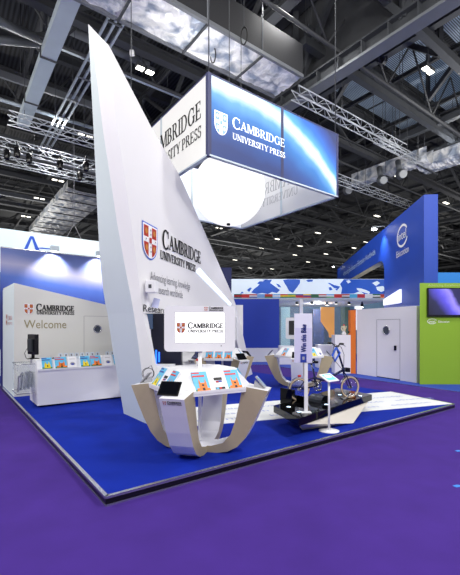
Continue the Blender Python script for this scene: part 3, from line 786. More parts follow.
# items fixed on the fin
P = fin(145.5, 287); t = thing('wall_speaker', 'small white cube speaker fixed to the fin edge above the screen', 'speaker', P)
m = MB(); mm = Matrix.Rotation(math.radians(-10), 4, 'Z')
m.box(P+NRM*.12, (.17, .17, .2), white, mm); m.build('speaker_cabinet', t, True, bevel=.01)
m = MB(); m.box(P+NRM*.12+mm @ Vector((-.0, -.088, 0)), (.05, .01, .06), dsteel, mm); m.build('grille', t, True)
P = fin(151, 306); t = thing('leaflet_holder', 'small pale leaflet holder tilted on the fin below the speaker', 'holder', P)
m = MB(); m.box(P+NRM*.07+Vector((.02,0,.05)), (.11, .02, .16), mat('lilac_paper', (205, 210, 245), .5), Matrix.Rotation(.25, 4, 'Y')); m.build('leaflet', t, True)
m = MB(); m.box(P+NRM*.04+Vector((-.07, 0, -.04)), (.06, .08, .14), acrylic); m.build('bracket', t, True)

# ================================================================== things seen through the fin opening
def px_box(name, label, cat, x0, y0, x1, y1, Y, depth, mt, zfloor=None, group=None):
    a = atY(x0, y1, Y); b = atY(x1, y0, Y); zb = a.z if zfloor is None else zfloor
    m = MB(); m.hull8([(a.x, Y, zb), (b.x, Y, zb), (b.x, Y+depth, zb), (a.x, Y+depth, zb), (a.x, Y, b.z), (b.x, Y, b.z), (b.x, Y+depth, b.z), (a.x, Y+depth, b.z)], mt)
    o = m.build(name); tag(o, label, cat, group); return origin_to(o, ((a.x+b.x)/2, Y, zb))
Yt = 9.3
t = thing('display_wall', 'dark navy display wall with mounted television seen behind the fin foot', 'display wall', (atY(150, 330, Yt).x, Yt, PH))
m = MB(); a = atY(138, 372, Yt); b = atY(181, 309, Yt); m.hull8([(a.x, Yt, PH), (b.x, Yt, PH), (b.x, Yt+.3, PH), (a.x, Yt+.3, PH), (a.x, Yt, b.z), (b.x, Yt, b.z), (b.x, Yt+.3, b.z), (a.x, Yt+.3, b.z)], mat('near_black_blue', (12, 16, 40), .35)); m.build('wall_panel', t, True)
scr = mat('dim_screen', (58, 74, 100), .2, emit=.5)
glow = mat('blue_glow_strip', (40, 110, 255), .4, emit=2.0)
m = MB(); a = atY(143, 329, Yt-.03); b = atY(153, 314, Yt-.03); m.box(((a.x+b.x)/2, Yt-.04, (a.z+b.z)/2), (b.x-a.x, .06, b.z-a.z), scr); m.build('television', t, True, label='dim grey blue screen')
m = MB(); a = atY(143, 350, Yt-.03); b = atY(151, 329, Yt-.03); m.box(((a.x+b.x)/2, Yt-.03, (a.z+b.z)/2), (b.x-a.x, .05, b.z-a.z), white); m.build('white_panel', t, True, label='plain white panel')
for (x, y0, y1) in ((155.6, 350, 366), (158.5, 352, 362)):
    m = MB(); a = atY(x, y1, Yt-.02); b = atY(x+1.3, y0, Yt-.02); m.box(((a.x+b.x)/2, Yt-.03, (a.z+b.z)/2), (b.x-a.x, .04, b.z-a.z), glow); m.build('light_strip', t, True, label='glowing blue strip')
px_box('display_counter', 'low white counter behind the front kiosk at the fin foot', 'counter', 143, 366, 172, 381, 8.3, .5, white, PH)
px_box('partition_wall', 'blue partition behind the front screen seen under the fin', 'partition', 160, 320, 238, 354, 15.8, .2, panelblue, PH)
px_box('banner_pillar', 'narrow dark navy pillar just right of the fin edge', 'pillar', 221, 267.5, 231.5, 306, 15, .4, navy, 0)
px_box('partition_wall', 'pale partition beyond the fin beside the navy pillar', 'partition', 226, 305, 243, 349, 15.2, .3, sailw, 0)

# ================================================================== WELCOME BOX
t = thing('reception_block', 'white reception room block with sloping roofline and Welcome lettering', 'reception wall', uv(.06, 6.88, PH), TH)
W = 5.2
def ztop(u): return 2.91-.2*(u)
m = MB(); v0, v1 = 0, 2.25
cs = []
P8 = [(0, v0, 0), (W, v0, 0), (W, v1, 0), (0, v1, 0), (0, v0, 2.81), (W, v0, 2.81-.2*W), (W, v1, 2.86-.2*W), (0, v1, 2.86)]
m.hull8(P8, mat('warm_white_paint', (222, 222, 216), .55, var=.02, scale=2)); m.build('wall_body', t)
m = MB(); m.box((-.006, 1.12, 1.405), (.008, 2.24, 2.80), sailc); m.build('side_panel', t, label='cool white side panel')
m = MB()
def wall_u(px): # px -> local x on plane v=6.88
    r = (px-HX)/F; # find t
    tt = (6.88+ .749+3.076)/(.801-.599*r); x = r*tt; return ((x+1.25)*.801+(tt-3.84)*.598)-.06, tt
def wloc(px, py):
    u, tt = wall_u(px); return u, EYE+(HY-py)/F*tt-PH
x0, zz0 = wloc(23.8, 314); x1, zz1 = wloc(33.4, 304); stackflat(m, shield(x0, zz0, x1-x0, zz1-zz0), (0, 0, 0), (1, 0, 0), (0, 0, 1), .006, .0012)
x0, a_ = wloc(36, 310); x1, b_ = wloc(74.3, 310)
m.flat(serif_text('CAMBRIDGE', x0, a_-.01, x1-x0, .14, ink, True, .05), (0, 0, 0), (1, 0, 0), (0, 0, 1), .006)
x0, a_ = wloc(36.5, 313.8); x1, b_ = wloc(74.3, 310)
m.flat(serif_text('UNIVERSITY PRESS', x0, a_-.01, x1-x0, .08, ink, False, .05), (0, 0, 0), (1, 0, 0), (0, 0, 1), .006)
m.build('wall_logo', t, label='shield with black lettering')
m = MB(); x0, a_ = wloc(23.8, 328.3); x1, b_ = wloc(66.3, 328)
m.flat(sans('Welcome', x0, a_, x1-x0, .215, olive), (0, 0, 0), (1, 0, 0), (0, 0, 1), .006); m.build('welcome_lettering', t, label='olive Welcome lettering')
m = MB(); stackflat(m, shield(0, 0, .28, .34, wh=whiteink), (-.012, 1.45, 1.75), (0, -1, 0), (0, 0, 1), .004, .001)
m.flat(serif_text('CAMBRIDGE', .4, .16, .8, .1, redink, True)+serif_text('UNIVERSITY PRESS', .4, .04, .8, .06, redink), (-.012, 1.45, 1.75), (0, -1, 0), (0, 0, 1), .004); m.build('side_logo', t, label='small logo on the side')
# door in it
dx0, dz = wloc(84, 316)
m = MB(); gl = mat('door_gap', (176, 176, 176), .6)
m.box((dx0, -.003, dz/2), (.012, .006, dz), gl); m.box((dx0+.5, -.003, dz), (1.0, .006, .012), gl); m.box((dx0+1.0, -.003, dz/2), (.012, .006, dz), gl)
dr = m.build('door', t)
px_, pz_ = wloc(97.5, 329)
def porthole(parent, x, z, r, y=-.0, world=False):
    m = MB(); m.torus((x, y-.01, z), (0, 1, 0), r, .018, chrome); m.build('porthole_rim', parent)
    m = MB(); m.lathe([(r, -.012), (r, 0)], mat('porthole_glass', (70, 76, 88), .15), (x, y, z), 24, Matrix.Rotation(-PI/2, 4, 'X')); m.build('porthole_glass', parent)
porthole(dr, px_, pz_, .10)
# blue print banner wall behind
blueb = gradient_print('dusk_planet_print', [(0, (30, 40, 120)), (.25, (50, 74, 160)), (.42, (66, 96, 178)), (.58, (150, 150, 184)), (.72, (84, 100, 160)), (1, (40, 52, 120))], (.05, 0, .42, -.95, 0), .0, .08)
t = thing('picture_backdrop', 'tall blue printed backdrop behind the reception block with two clip lamps', 'backdrop', uv(0, 9.2, PH), TH)
m = MB(); m.box((3.6, .05, 2.04), (7.2, .1, 4.08), blueb); m.build('printed_panel', t)
m = MB(); m.box((3.6, .05, 4.09), (7.2, .12, .03), chrome); m.build('top_rail', t)
def clip_lamp(px, i):
    r = (px-HX)/F; tt = (9.14+3.825)/(.801-.599*r); x = r*tt; u, v = touv(Vector((x, tt, 0)))
    q = thing('clip_lamp', ['left', 'right'][i]+' grey clip lamp on top of the blue backdrop', 'lamp', uv(u, 9.2, 4.18), TH)
    m = MB(); m.box((0, -.28, .08), (.24, .16, .16), ductgrey); m.build('lamp_head', q)
    m = MB(); m.box((0, -.28, -.005), (.2, .12, .01), lampglow); m.build('lens', q, label='glowing lens')
    m = MB(); m.tube([(0, -.2, .1), (0, 0, .1), (0, 0.0, .0)], .015, steel, 6); m.build('arm', q)
    l = bpy.data.lights.new('clip_lamp_light', 'SPOT'); l.energy = 200; l.spot_size = 2.0; l.spot_blend = .6; l.shadow_soft_size = .05; l.color = (1, .95, .88)
    o = bpy.data.objects.new('clip_lamp_light', l); COL.objects.link(o); o.location = uv(u, 8.90, 4.15)
    dr_ = uv(u, 9.2, 3.7)-o.location; o.rotation_euler = dr_.to_track_quat('-Z', 'Y').to_euler()
clip_lamp(53, 0); clip_lamp(98, 1)
# far pale banner with blue A
t = thing('hanging_banner', 'long pale glowing hanging banner with a blue letter A at far left', 'banner', uv(0, 19, 4), TH)
paleb = gradient_print('pale_blue_print', [(0, (200, 232, 246)), (.5, (228, 243, 250)), (1, (244, 250, 252))], (.1, 0, 0, .2, 0), .22, .1)
zt = EYE+(HY-235)/F*((19+3.825)/(.801+.599*.472))
m = MB(); m.box((4, 0, (zt-4)/2), (20, .12, zt-4), paleb); m.build('banner_panel', t)
m = MB(); m.box((-6.2, -.1, (zt-4)/2), (.5, .2, zt-3.8), backlit); m.build('end_post', t)
r = (24-HX)/F; tt = (18.9+3.825)/(.801-.599*r); u0 = (r*tt+1.25)*.801+(tt-3.84)*.598
zA = EYE+(HY-249)/F*tt-4; 
m = MB(); m.flat([([(0, 0), (.16, 0), (.38, .62), (.30, .74)], bluelogo), ([(.30, .74), (.38, .62), (.56, 0), (.76, 0), (.46, .74)], bluelogo), ([(.5, .1), (1.6, .16), (1.6, .2), (.9, .2), (.56, .14)], bluelogo)], (u0, -.07, zA), (1.3, 0, 0), (0, 0, 1), .01); m.build('letter', t, label='blue letter A')
for s in range(4):
    m = MB(); x = -4+s*4.3
    m.tube([(x-.4, 0, zt-4), (x, 0, zt-3.2), (x+.4, 0, zt-4)], .02, palegrey, 5); m.tube([(x, 0, zt-3.2), (x, 0, RZ-4.2)], .015, palegrey, 5); m.build('suspension_wire', t)
# stuff at the very left edge
px_box('display_screen', 'glowing white display panel at the far left picture edge', 'screen', -14, 350, 3.2, 386, 13.5, .3, lightwhite, 0)
px_box('booth_wall', 'blue and white booth wall at the far left picture edge', 'booth', -20, 272, 4, 350, 14.5, .3, navy, 0)
px_box('fascia_panel', 'pale fascia panel at upper far left picture edge', 'fascia', -20, 247, 3.6, 272, 14.5, .3, lightwhite)
px_box('partition_wall', 'pale blue partition behind the reception block at left', 'partition', -22, 262, 12, 352, 17, .3, sailc, 0)

# ---- reception counter
t = thing('reception_counter', 'long white reception counter with display ledge under Welcome lettering', 'counter', uv(.27, 5.12, PH), TH)
CL = 4.0; CD = .9
m = MB(); m.box((CL/2, CD/2, .41), (CL, CD, .74), white); m.build('counter_body', t, bevel=.005)
m = MB(); m.box((CL/2+.02, CD/2+.03, .02), (CL-.08, CD-.08, .04), black); m.build('plinth', t)
m = MB(); m.prism([(0.0, .0, .78), (0, .13, .98), (0, CD, .98), (0, CD, .78)], (CL, 0, 0), white); m.build('upper_shelf', t)
m = MB(); m.box((CL/2, -.012, .8), (CL, .02, .04), white); m.build('ledge_lip', t)
m = MB(); m.box((CL/2, CD/2+.08, .99), (CL, CD-.12, .02), white); m.build('worktop', t)
ctr = t
FC_ = FR[t.name]
# literature rack of bags at the left end
t = thing('literature_rack', 'clear acrylic rack hooked on the left end of the reception counter', 'rack', uv(.27-.36, 5.3, PH), TH)
m = MB(); m.box((.02, .35, .85), (.012, .7, .16), acrylic); m.box((.18, .35, .93), (.34, .7, .012), acrylic); m.box((.18, .0, .62), (.34, .012, .6), acrylic); m.box((.18, .7, .62), (.34, .012, .6), acrylic)
m.build('acrylic_shell', t)
m = MB()
for z in (.30, .92): m.tube([(.34, 0, z), (.0, 0, z), (.0, .7, z), (.34, .7, z)], .008, chrome, 6)
m.build('wire_frame', t)
for i in range(9):
    x = .05+.033*i; y = .08+.05*(i % 3)+.03*i; z = .38+.03*(i % 2)
    mm = Matrix.Rotation(-.35+.05*i, 4, 'Y') @ Matrix.Rotation(1.2+.06*i, 4, 'Z')
    m = MB(); m.box((0, 0, .16), (.22, .018, .34), greypaper); m.box((0, -.012, .16), (.18, .006, .26), paper)
    o = m.build('magazine'); o.location = FR[t.name] @ Vector((x, y, z)); o.rotation_euler = (.1, -.2+.03*i, TH+1.2+.07*i)
    tag(o, 'grey folded magazine crammed in the clear rack beside the counter', 'magazine', 'magazines in the acrylic rack')

# ---- books
def book_shapes(kind, w, h):
    if kind == 'white':
        return [(rect(0, 0, w, h), paper), ([(w*(.5+.3*math.cos(a*PI/8)), h*(.25+.25*math.sin(a*PI/8))) for a in range(9)], palegrey), (rect(w*.35, h*.2, w*.65, h*.36), blueink), (rect(w*.2, h*.75, w*.8, h*.78), greyink)]
    fg = {'orange': bookorange, 'yellow': bookyellow}[kind]
    s = [(rect(0, 0, w, h), bookblue), (rect(0, h*.90, w*.5, h*.97), bookred if kind == 'orange' else blueink), (rect(w*.0, h*.74, w*.8, h*.82), bookred if kind == 'orange' else blueink), (rect(0, 0, w, h*.12), bookgreen)]
    if kind == 'orange':   # church front with two spires
        s += [([(w*.3, h*.06), (w*.82, h*.06), (w*.82, h*.42), (w*.76, h*.64), (w*.70, h*.45), (w*.42, h*.45), (w*.36, h*.66), (w*.3, h*.42)], fg), (rect(w*.12, h*.06, w*.32, h*.2), fg), (rect(w*.8, h*.06, w*.98, h*.18), fg),
              (rect(w*.47, h*.08, w*.64, h*.2), ink), ([(w*(.555+.09*math.cos(a*PI/4)), h*(.33+.05*math.sin(a*PI/4))) for a in range(8)], ink)]
    else:
        s += [([(w*.2, h*.05), (w*.85, h*.05), (w*.8, h*.35), (w*.68, h*.62), (w*.6, h*.4), (w*.42, h*.4), (w*.34, h*.62), (w*.22, h*.35)], fg), (rect(w*.48, h*.15, w*.58, h*.3), ink)]
    return s
BP = {}
def book(kind, P, rz, tilt, label, group=None, w=.2, h=.27):
    """P: world position of the book's lower front centre, leaning back by tilt"""
    key = (kind, w, h)
    if key not in BP:
        m = MB(); m.box((0, .011, h/2), (w-.004, .016, h-.006), paper); m.box((0, .0015, h/2), (w, .003, h), bookblue if kind != 'white' else paper); m.box((0, .0215, h/2), (w, .003, h), paper)
        m.box((-w/2+.002, .011, h/2), (.004, .022, h), bookblue if kind != 'white' else paper)
        stackflat(m, book_shapes(kind, w, h), (-w/2, 0, 0), (1, 0, 0), (0, 0, 1), .0006, .0006)
        o = m.build('book' if kind != 'white' else 'brochure'); BP[key] = o
    else:
        o = BP[key].copy(); COL.objects.link(o)
    o.location = P; o.rotation_euler = (-tilt, 0, rz)
    tag(o, label, 'book' if kind != 'white' else 'brochure', group); return o
kinds = ['yellow', 'orange', 'white', 'yellow', 'orange', 'white', 'yellow', 'orange', 'white', 'yellow']
labs = ['yellow and blue book at the left end of the counter ledge', 'orange church book, leftmost orange one on the counter ledge', 'white brochure, left one of the white ones on the counter ledge', 'yellow and blue book, second yellow one on the counter ledge',
        'orange church book, middle orange one on the counter ledge', 'white brochure, right one of the white ones on the counter ledge', 'yellow and blue book, third yellow one on the counter ledge', 'orange church book partly behind the fin on the counter ledge']
for i in range(8):
    x = .2+.262*i+.02*(i % 2)
    book(kinds[i], FC_ @ Vector((x, .0, .823)), TH, math.atan2(.11, .2), labs[i], w=.24 if kinds[i] == 'orange' else .2, h=.262)
# letter cards on the counter
crd = None
for i in range(17):
    if i in (8,): continue
    x = .5+.118*i; P = FC_ @ Vector((x, .17, 1.002))
    if crd is None:
        m = MB(); m.prism([(-.042, 0, 0), (-.042, .055, 0), (-.042, .03, .13)], (.084, 0, 0), mat('frosted_card', (205, 215, 225), .4)); m.poly([(-.016, .010, .06), (.016, .010, .06), (.016, .022, .108), (-.016, .022, .108)], greyink)
        crd = m.build('place_card'); o = crd
    else:
        o = crd.copy(); COL.objects.link(o)
    o.location = P; o.rotation_euler = (0, 0, TH+random.uniform(-.2, .2)); tag(o, 'small pale folded card standing along the counter top', 'card', 'folded cards along the reception counter top')
# computer screen seen from the back
P = FC_ @ Vector((.03, .68, 1.0)); t = thing('computer_monitor', 'black computer monitor seen from behind on the reception counter', 'monitor', P, TH-1.35)
m = MB(); m.box((0, 0, .33), (.40, .09, .46), black); m.box((0, -.06, .31), (.24, .05, .28), mat('charcoal_plastic', (34, 40, 44), .4)); m.build('monitor_shell', t, bevel=.012)
m = MB(); m.tube([(0, 0, 0.02), (0, 0, .15)], .035, black, 10); m.build('stand_neck', t)
m = MB(); m.lathe([(.13, 0), (.13, .012), (.05, .025)], black, (0, 0, 0), 20); m.build('stand_base', t)
m = MB(); m.tube([(-.1, -.08, .25), (-.22, -.1, .12), (-.26, -.05, .01), (-.1, -.1, .01)], .006, rubber, 6); m.build('cable', t)
P = FC_ @ Vector((.55, .42, 1.0)); m = MB(); m.box((0, 0, .012), (.34, .13, .024), black, Matrix.Rotation(.0, 4, 'Z')); o = m.build('keyboard', bevel=.005); o.location = P; o.rotation_euler = (0, 0, TH-.35); tag(o, 'black keyboard lying beside the monitor on the counter', 'keyboard')
P = FC_ @ Vector((1.62, .3, 1.0)); m = MB(); m.lathe([(.025, 0), (.028, .02), (.02, .08), (.008, .1), (.008, .13)], ink, (0, 0, 0), 12); o = m.build('small_bottle'); o.location = P; tag(o, 'small dark bottle among the cards on the counter', 'bottle')
P = FC_ @ Vector((2.2, .2, 1.0)); t = thing('spray_bottle', 'bright blue bottle on the counter beside the fin', 'bottle', P, TH)
m = MB(); m.lathe([(.05, 0), (.055, .02), (.05, .12), (.022, .16)], brightblue, (0, 0, 0), 16); m.build('bottle_body', t)
m = MB(); m.lathe([(.02, .16), (.015, .2), (.02, .24)], brightblue, (0, 0, 0), 12); m.build('cap', t)

# ================================================================== KIOSKS
OUT = [(0, 0), (.3, .0), (.45, .03), (.58, .10), (.69, .22), (.80, .42), (.90, .64), (1.0, .87)]
INN = [(.66, .92), (.61, .68), (.56, .46), (.49, .26), (.38, .14), (.22, .09), (0, .08)]
LW = .16
def leg_mesh(ang, logo_=False):
    m = MB(); R = Matrix.Rotation(ang, 4, 'Z')
    def P(r, t, z): return R @ Vector((t, -r, z))
    for a, b in zip(OUT, OUT[1:]): m.poly([P(a[0], -LW, a[1]), P(a[0], LW, a[1]), P(b[0], LW, b[1]), P(b[0], -LW, b[1])], white, True)
    for a, b in zip(INN, INN[1:]): m.poly([P(a[0], -LW, a[1]), P(a[0], LW, a[1]), P(b[0], LW, b[1]), P(b[0], -LW, b[1])], white, True)
    m.poly([P(1.0, -LW, .87), P(1.0, LW, .87), P(.64, LW, .92), P(.64, -LW, .92)], white)
    # side cheeks in champagne
    prof = OUT+INN; n = len(OUT)
    pairs = [(OUT[i], INN[len(INN)-1-min(i, len(INN)-1)]) for i in range(n)]
    for s in (-1, 1):
        for (a, ai), (b, bi) in zip(pairs, pairs[1:]):
            q = [P(a[0], s*LW, a[1]), P(b[0], s*LW, b[1]), P(bi[0], s*LW, bi[1]), P(ai[0], s*LW, ai[1])]
            m.poly(q if s < 0 else q[::-1], gold)
    return m
def kiosk(loc, rz, label, screen_rz=0, dark=False):
    t = thing('kiosk', label, 'display kiosk', loc, rz)
    for k in range(4):
        l = leg_mesh(k*PI/2).build('leg', t)
        R = Matrix.Rotation(k*PI/2, 4, 'Z'); m = MB()
        yd = (R @ Vector((0, -.10, .23))).normalized(); xd = R @ Vector((1, 0, 0))
        logo(m, R @ Vector((-.12, -.965, .79)), xd, yd, .24, .006); m.build('leg_logo', l)
    # faceted tabletop
    co = []; ci = []
    for k in range(4):
        R = Matrix.Rotation(k*PI/2, 4, 'Z')
        for s in (-1, 1): co.append(R @ Vector((s*.17, -.707, .885))); ci.append(R @ Vector((s*.14, -.482, 1.14)))
    m = MB()
    for j in range(8):
        a, b = co[j], co[(j+1) % 8]; c, d = ci[(j+1) % 8], ci[j]; m.poly([a, b, c, d], white)
        dn = Vector((0, 0, -.035)); m.poly([b, a, a+dn, b+dn], white); m.poly([d+dn, c+dn, b+dn, a+dn], white)
    m.poly(ci, white); m.poly([c+Vector((0, 0, -.035)) for c in ci][::-1], white)
    m.build('tabletop', t)
    for j in range(1, 8, 2):   # front lips holding the books
        a, b = co[j], co[(j+1) % 8]; m = MB(); z = Vector((0, 0, .012)); bar(m, a+z, b+z, .012, .035, white); m.build('book_lip', t)
    m = MB(); m.tube([(0, 0, .11), (0, 0, 1.35)], .026, white, 14); m.build('pole', t)
    # screen
    Rz = Matrix.Rotation(screen_rz, 4, 'Z')
    hw, hh, rr = .495, .32, .06; zc = 1.69
    def rr_poly(hw, hh, rr, y):
        out = []
        for cx, cz, a0 in ((hw-rr, hh-rr, 0), (-hw+rr, hh-rr, 90), (-hw+rr, -hh+rr, 180), (hw-rr, -hh+rr, 270)):
            for a in range(0, 91, 15):
                q = math.radians(a0+a); out.append(Rz @ Vector((cx+rr*math.cos(q), y, zc+cz+rr*math.sin(q))))
        return out
    m = MB(); m.prism(rr_poly(hw, hh, rr, -.09), Rz @ Vector((0, .07, 0)), white); h_ = m.build('screen_housing', t)
    zz = zc+.015
    m = MB(); p = [Rz @ Vector((x, -.093, z)) for x, z in ((-.345, zz-.21), (.345, zz-.21), (.345, zz+.21), (-.345, zz+.21))]; m.poly(p, glassblack if dark else screenwhite)
    m.poly([Rz @ Vector((x, -.0915, z)) for x, z in ((-.35, zz-.215), (.35, zz-.215), (.35, zz+.215), (-.35, zz+.215))], palegrey); m.build('display', h_, label='dark screen' if dark else 'lit white screen with logo')
    m = MB()
    if not dark: logo(m, Rz @ Vector((-.325, -.095, zz-.08)), Rz @ Vector((1, 0, 0)), (0, 0, 1), .655, .003); m.build('display_logo', h_)
    m = MB(); logo(m, Rz @ Vector((.06, -.091, zc+.245)), Rz @ Vector((1, 0, 0)), (0, 0, 1), .27, .003); m.box(Rz @ Vector((.3, -.092, zc-.24)), (.012, .006, .012), ink); m.build('housing_logo', h_)
    return t
def kp(t, ang, r, tz, z):   # local polar point on a kiosk
    R = Matrix.Rotation(ang, 4, 'Z'); return FR[t.name] @ (R @ Vector((tz, -r, z)))
TB = {}
def tablet(t, rzk, legk, label, kind='black', r=.83, tz=0):
    ang = legk*PI/2; P = kp(t, ang, r+.09, tz, .885)
    q = thing('tablet', label, 'tablet', P, rzk+ang)
    tl = math.radians(42); M = Matrix.Rotation(-tl, 4, 'X')
    w, h = (.27, .20) if kind == 'black' else (.12, .2)
    m = MB()
    c = M @ Vector((0, 0, h/2)); m.box(c+Vector((0, .006, .006)), (w, .012, h), black if kind == 'black' else palegrey, M); m.build('casing', q)
    m = MB(); m.box(c+M @ Vector((0, -.008, 0))+Vector((0, .006, .006)), (w*.86, .003, h*.82), glassblack if kind == 'black' else mat('grey_screen', (150, 170, 185), .2), M); m.build('touchscreen', q)
    m = MB(); m.prism([(-w*.3, .03, 0), (-w*.3, .03+h*.7, 0), (-w*.3, .03+h*.6, h*.5)], (w*.6, 0, 0), white if kind == 'black' else palegrey); m.build('stand', q)
    return q
def kbook(t, rzk, panel, tx, kind, label, r0=.612, z0=.897, **kw):
    ang = panel*PI/2+PI/4
    # panel slope: from (.623,.885) to (.28,1.09)
    return book(kind, kp(t, ang, r0, tx, z0), rzk+ang, math.atan2(.18, .255), label, **kw)
# front kiosk
K1 = (-.427, 5.42, PH); R1 = math.radians(-15)
k1 = kiosk(K1, R1, 'front display kiosk with four curved legs and lit white logo screen', math.radians(15+3))
tablet(k1, R1, 0, 'black tablet on the front leg of the front kiosk', tz=-.09)
tablet(k1, R1, 1, 'pale narrow e-reader on the right leg of the front kiosk', 'pale', .86)
q = tablet(k1, R1, 3, 'flat grey reader on the left leg of the front kiosk', 'pale')
m = MB(); c = kp(k1, 3*PI/2, .84, -.05, 1.02); m.torus(c, (.25, -1, .2), .085, .004, rubber, 24, 6); m.torus(c+Vector((.01, .01, 0)), (.2, -1, .25), .08, .004, rubber, 24, 6)
m.tube([c+Vector((.0, 0, .085)), c+Vector((.05, 0, .12)), c+Vector((.08, .05, .0))], .004, rubber, 6)
m.tube([c+Vector((0, 0, -.084)), kp(k1, 3*PI/2, .84, -.05, .90)], .004, rubber, 6)
origin_to(tag(m.build('security_cable'), 'coiled thin black cable at the left leg of the front kiosk', 'cable'), c)
kbook(k1, R1, 0, -.235, 'orange', 'orange church book, left on the right front panel of front kiosk', w=.21, h=.29)
kbook(k1, R1, 0, .235, 'orange', 'orange church book, right on the right front panel of front kiosk', w=.21, h=.29)
# card between them
m = MB(); w, h = .2, .26; m.box((0, .003, h/2), (w, .006, h), paper)
stackflat(m, [(rect(.05, .15, .17, .19), ink), (rect(.07, .12, .16, .145), blueink), (rect(.07, .115, .11, .14), redink), (rect(.04, .02, .18, .05), ink), (rect(.05, .025, .09, .045), bookblue), (rect(.10, .025, .13, .045), bookred)], (-w/2, 0, 0), (1, 0, 0), (0, 0, 1), .0008, .0005)
o = m.build('information_card'); o.location = kp(k1, PI/4, .612, 0, .897); o.rotation_euler = (-math.atan2(.18, .255), 0, R1+PI/4); tag(o, 'white information card between two orange books on the front kiosk', 'card')
kbook(k1, R1, -1, -.22, 'yellow', 'yellow and blue book on the left front panel of front kiosk', w=.21, h=.29)
kbook(k1, R1, -1, .22, 'orange', 'orange church book on the left front panel of front kiosk', w=.21, h=.29)
o2 = o.copy(); COL.objects.link(o2); o2.location = kp(k1, -PI/4, .612, 0, .897); o2.rotation_euler = (-math.atan2(.18, .255), 0, R1-PI/4); o2['label'] = 'white information card on the left front panel of front kiosk'
kbook(k1, R1, 1, -.2, 'orange', 'orange church book on the back right panel of front kiosk', w=.21, h=.29)
kbook(k1, R1, 2, .2, 'yellow', 'yellow and blue book on the back left panel of front kiosk', w=.21, h=.29)
P = kp(k1, -PI/2, .12, 0, 1.09); t = thing('pot', 'small white pot with red lid on the front kiosk', 'pot', kp(k1, 1.15*PI, .2, 0, 1.14))
m = MB(); m.lathe([(.03, 0), (.035, .06), (.03, .08)], white, (0, 0, 0), 14); m.build('pot_body', t); m = MB(); m.lathe([(.036, .08), (.036, .1), (.01, .11)], bookred, (0, 0, 0), 14); m.build('lid', t, label='red lid')
# second kiosk behind
K2 = (-.21, 10.5, PH); R2 = math.radians(36)
k2 = kiosk(K2, R2, 'second display kiosk directly behind the front screen', math.radians(-36-28))
tablet(k2, R2, 0, 'black tablet on the front leg of the second kiosk'); tablet(k2, R2, 1, 'black tablet on the right leg of the second kiosk')
tablet(k2, R2, 3, 'black tablet on the left leg of the second kiosk')
for i, (tx, s) in enumerate(((-.25, 'left'), (0, 'middle'), (.25, 'right'))): kbook(k2, R2, -1, tx, 'orange', s+' of three orange books on the second kiosk', w=.2)
kbook(k2, R2, 0, -.1, 'orange', 'orange church book on the right panel of the second kiosk', w=.18)
# third kiosk behind the win sign
K3 = (2.03, 11.2, PH); R3 = math.radians(-14)
k3 = kiosk(K3, R3, 'third display kiosk behind the bike sign', math.radians(14-58), True)
tablet(k3, R3, 0, 'black tablet on the front leg of the third kiosk'); tablet(k3, R3, 3, 'black tablet on the left leg of the third kiosk'); tablet(k3, R3, 1, 'black tablet on the right leg of the third kiosk')
kbook(k3, R3, -1, 0, 'orange', 'orange church book on the left panel of the third kiosk', w=.2); kbook(k3, R3, 0, .05, 'yellow', 'yellow and blue book right of the bike sign', w=.22); kbook(k3, R3, 0, .3, 'white', 'white brochure on the right panel of the third kiosk', w=.18)

# ================================================================== BIKE PLINTH
ZP = .42; pf_ = at(299, 418.5, ZP); pr_ = at(372, 394.5, ZP); pl_ = at(273.5, 405.5, ZP); pb_ = at(337, 388, ZP)
t = thing('plinth', 'wide black glossy slab on white tapered base under the bike', 'plinth', (1.8, 7.6, PH))
m = MB(); m.prism([(*p.xy, ZP-.12) for p in (pf_, pr_, pb_, pl_)], (0, 0, .12), blackg); m.build('slab', t, True, bevel=.004)
c = (pf_+pr_+pl_+pb_)/4
def sh(p, k): q = c+(p-c)*k; return q
m = MB(); m.hull8([(1.2, 6.34, PH+.001), (2.2, 6.80, PH+.001), (2.2, 8.0, PH+.001), (1.2, 7.0, PH+.001)]+[(*sh(p, .93).xy, ZP-.12) for p in (pf_, pr_, pb_, pl_)], mat('warm_white_panel', (214, 208, 200), .4)); m.build('tapered_base', t, True)
for px, py in ((299, 412), (288.7, 407), (316, 400), (326.5, 404.7), (339.8, 395), (360.4, 396)):
    P = at(px, py, ZP); m = MB(); m.lathe([(.035, 0), (.035, .004)], ledglow, P+Vector((0, 0, .001)), 14); m.torus(P+Vector((0, 0, .003)), (0, 0, 1), .042, .006, chrome, 16, 6); m.build('spotlight', t, True, label='glowing recessed spotlight')
# acrylic boxes
P = at(293, 403, ZP); t = thing('brochure_box', 'black open brochure box at the left end of the bike plinth', 'box', P, .75)
m = MB(); m.box((0, 0, .012), (.42, .26, .016), blackg); m.box((-.2, 0, .15), (.02, .26, .28), blackg); m.box((0, .12, .11), (.42, .02, .2), blackg); m.box((.2, 0, .06), (.02, .26, .1), blackg); m.build('box_shell', t, bevel=.003)
P = at(321, 401, ZP); t = thing('wheel_ramp', 'dark curved acrylic ramp on the plinth near the rear wheel', 'ramp', P, .6)
m = MB()
for i in range(8):
    a = PI*i/8; b = PI*(i+1)/8; m.poly([(-.14*math.cos(a)-.04, -.16, .13*math.sin(a)), (-.14*math.cos(b)-.04, -.16, .13*math.sin(b)), (-.14*math.cos(b)-.04, .16, .13*math.sin(b)), (-.14*math.cos(a)-.04, .16, .13*math.sin(a))], mat('smoked_acrylic', (60, 64, 74), .1), True)
m.build('curved_sheet', t)
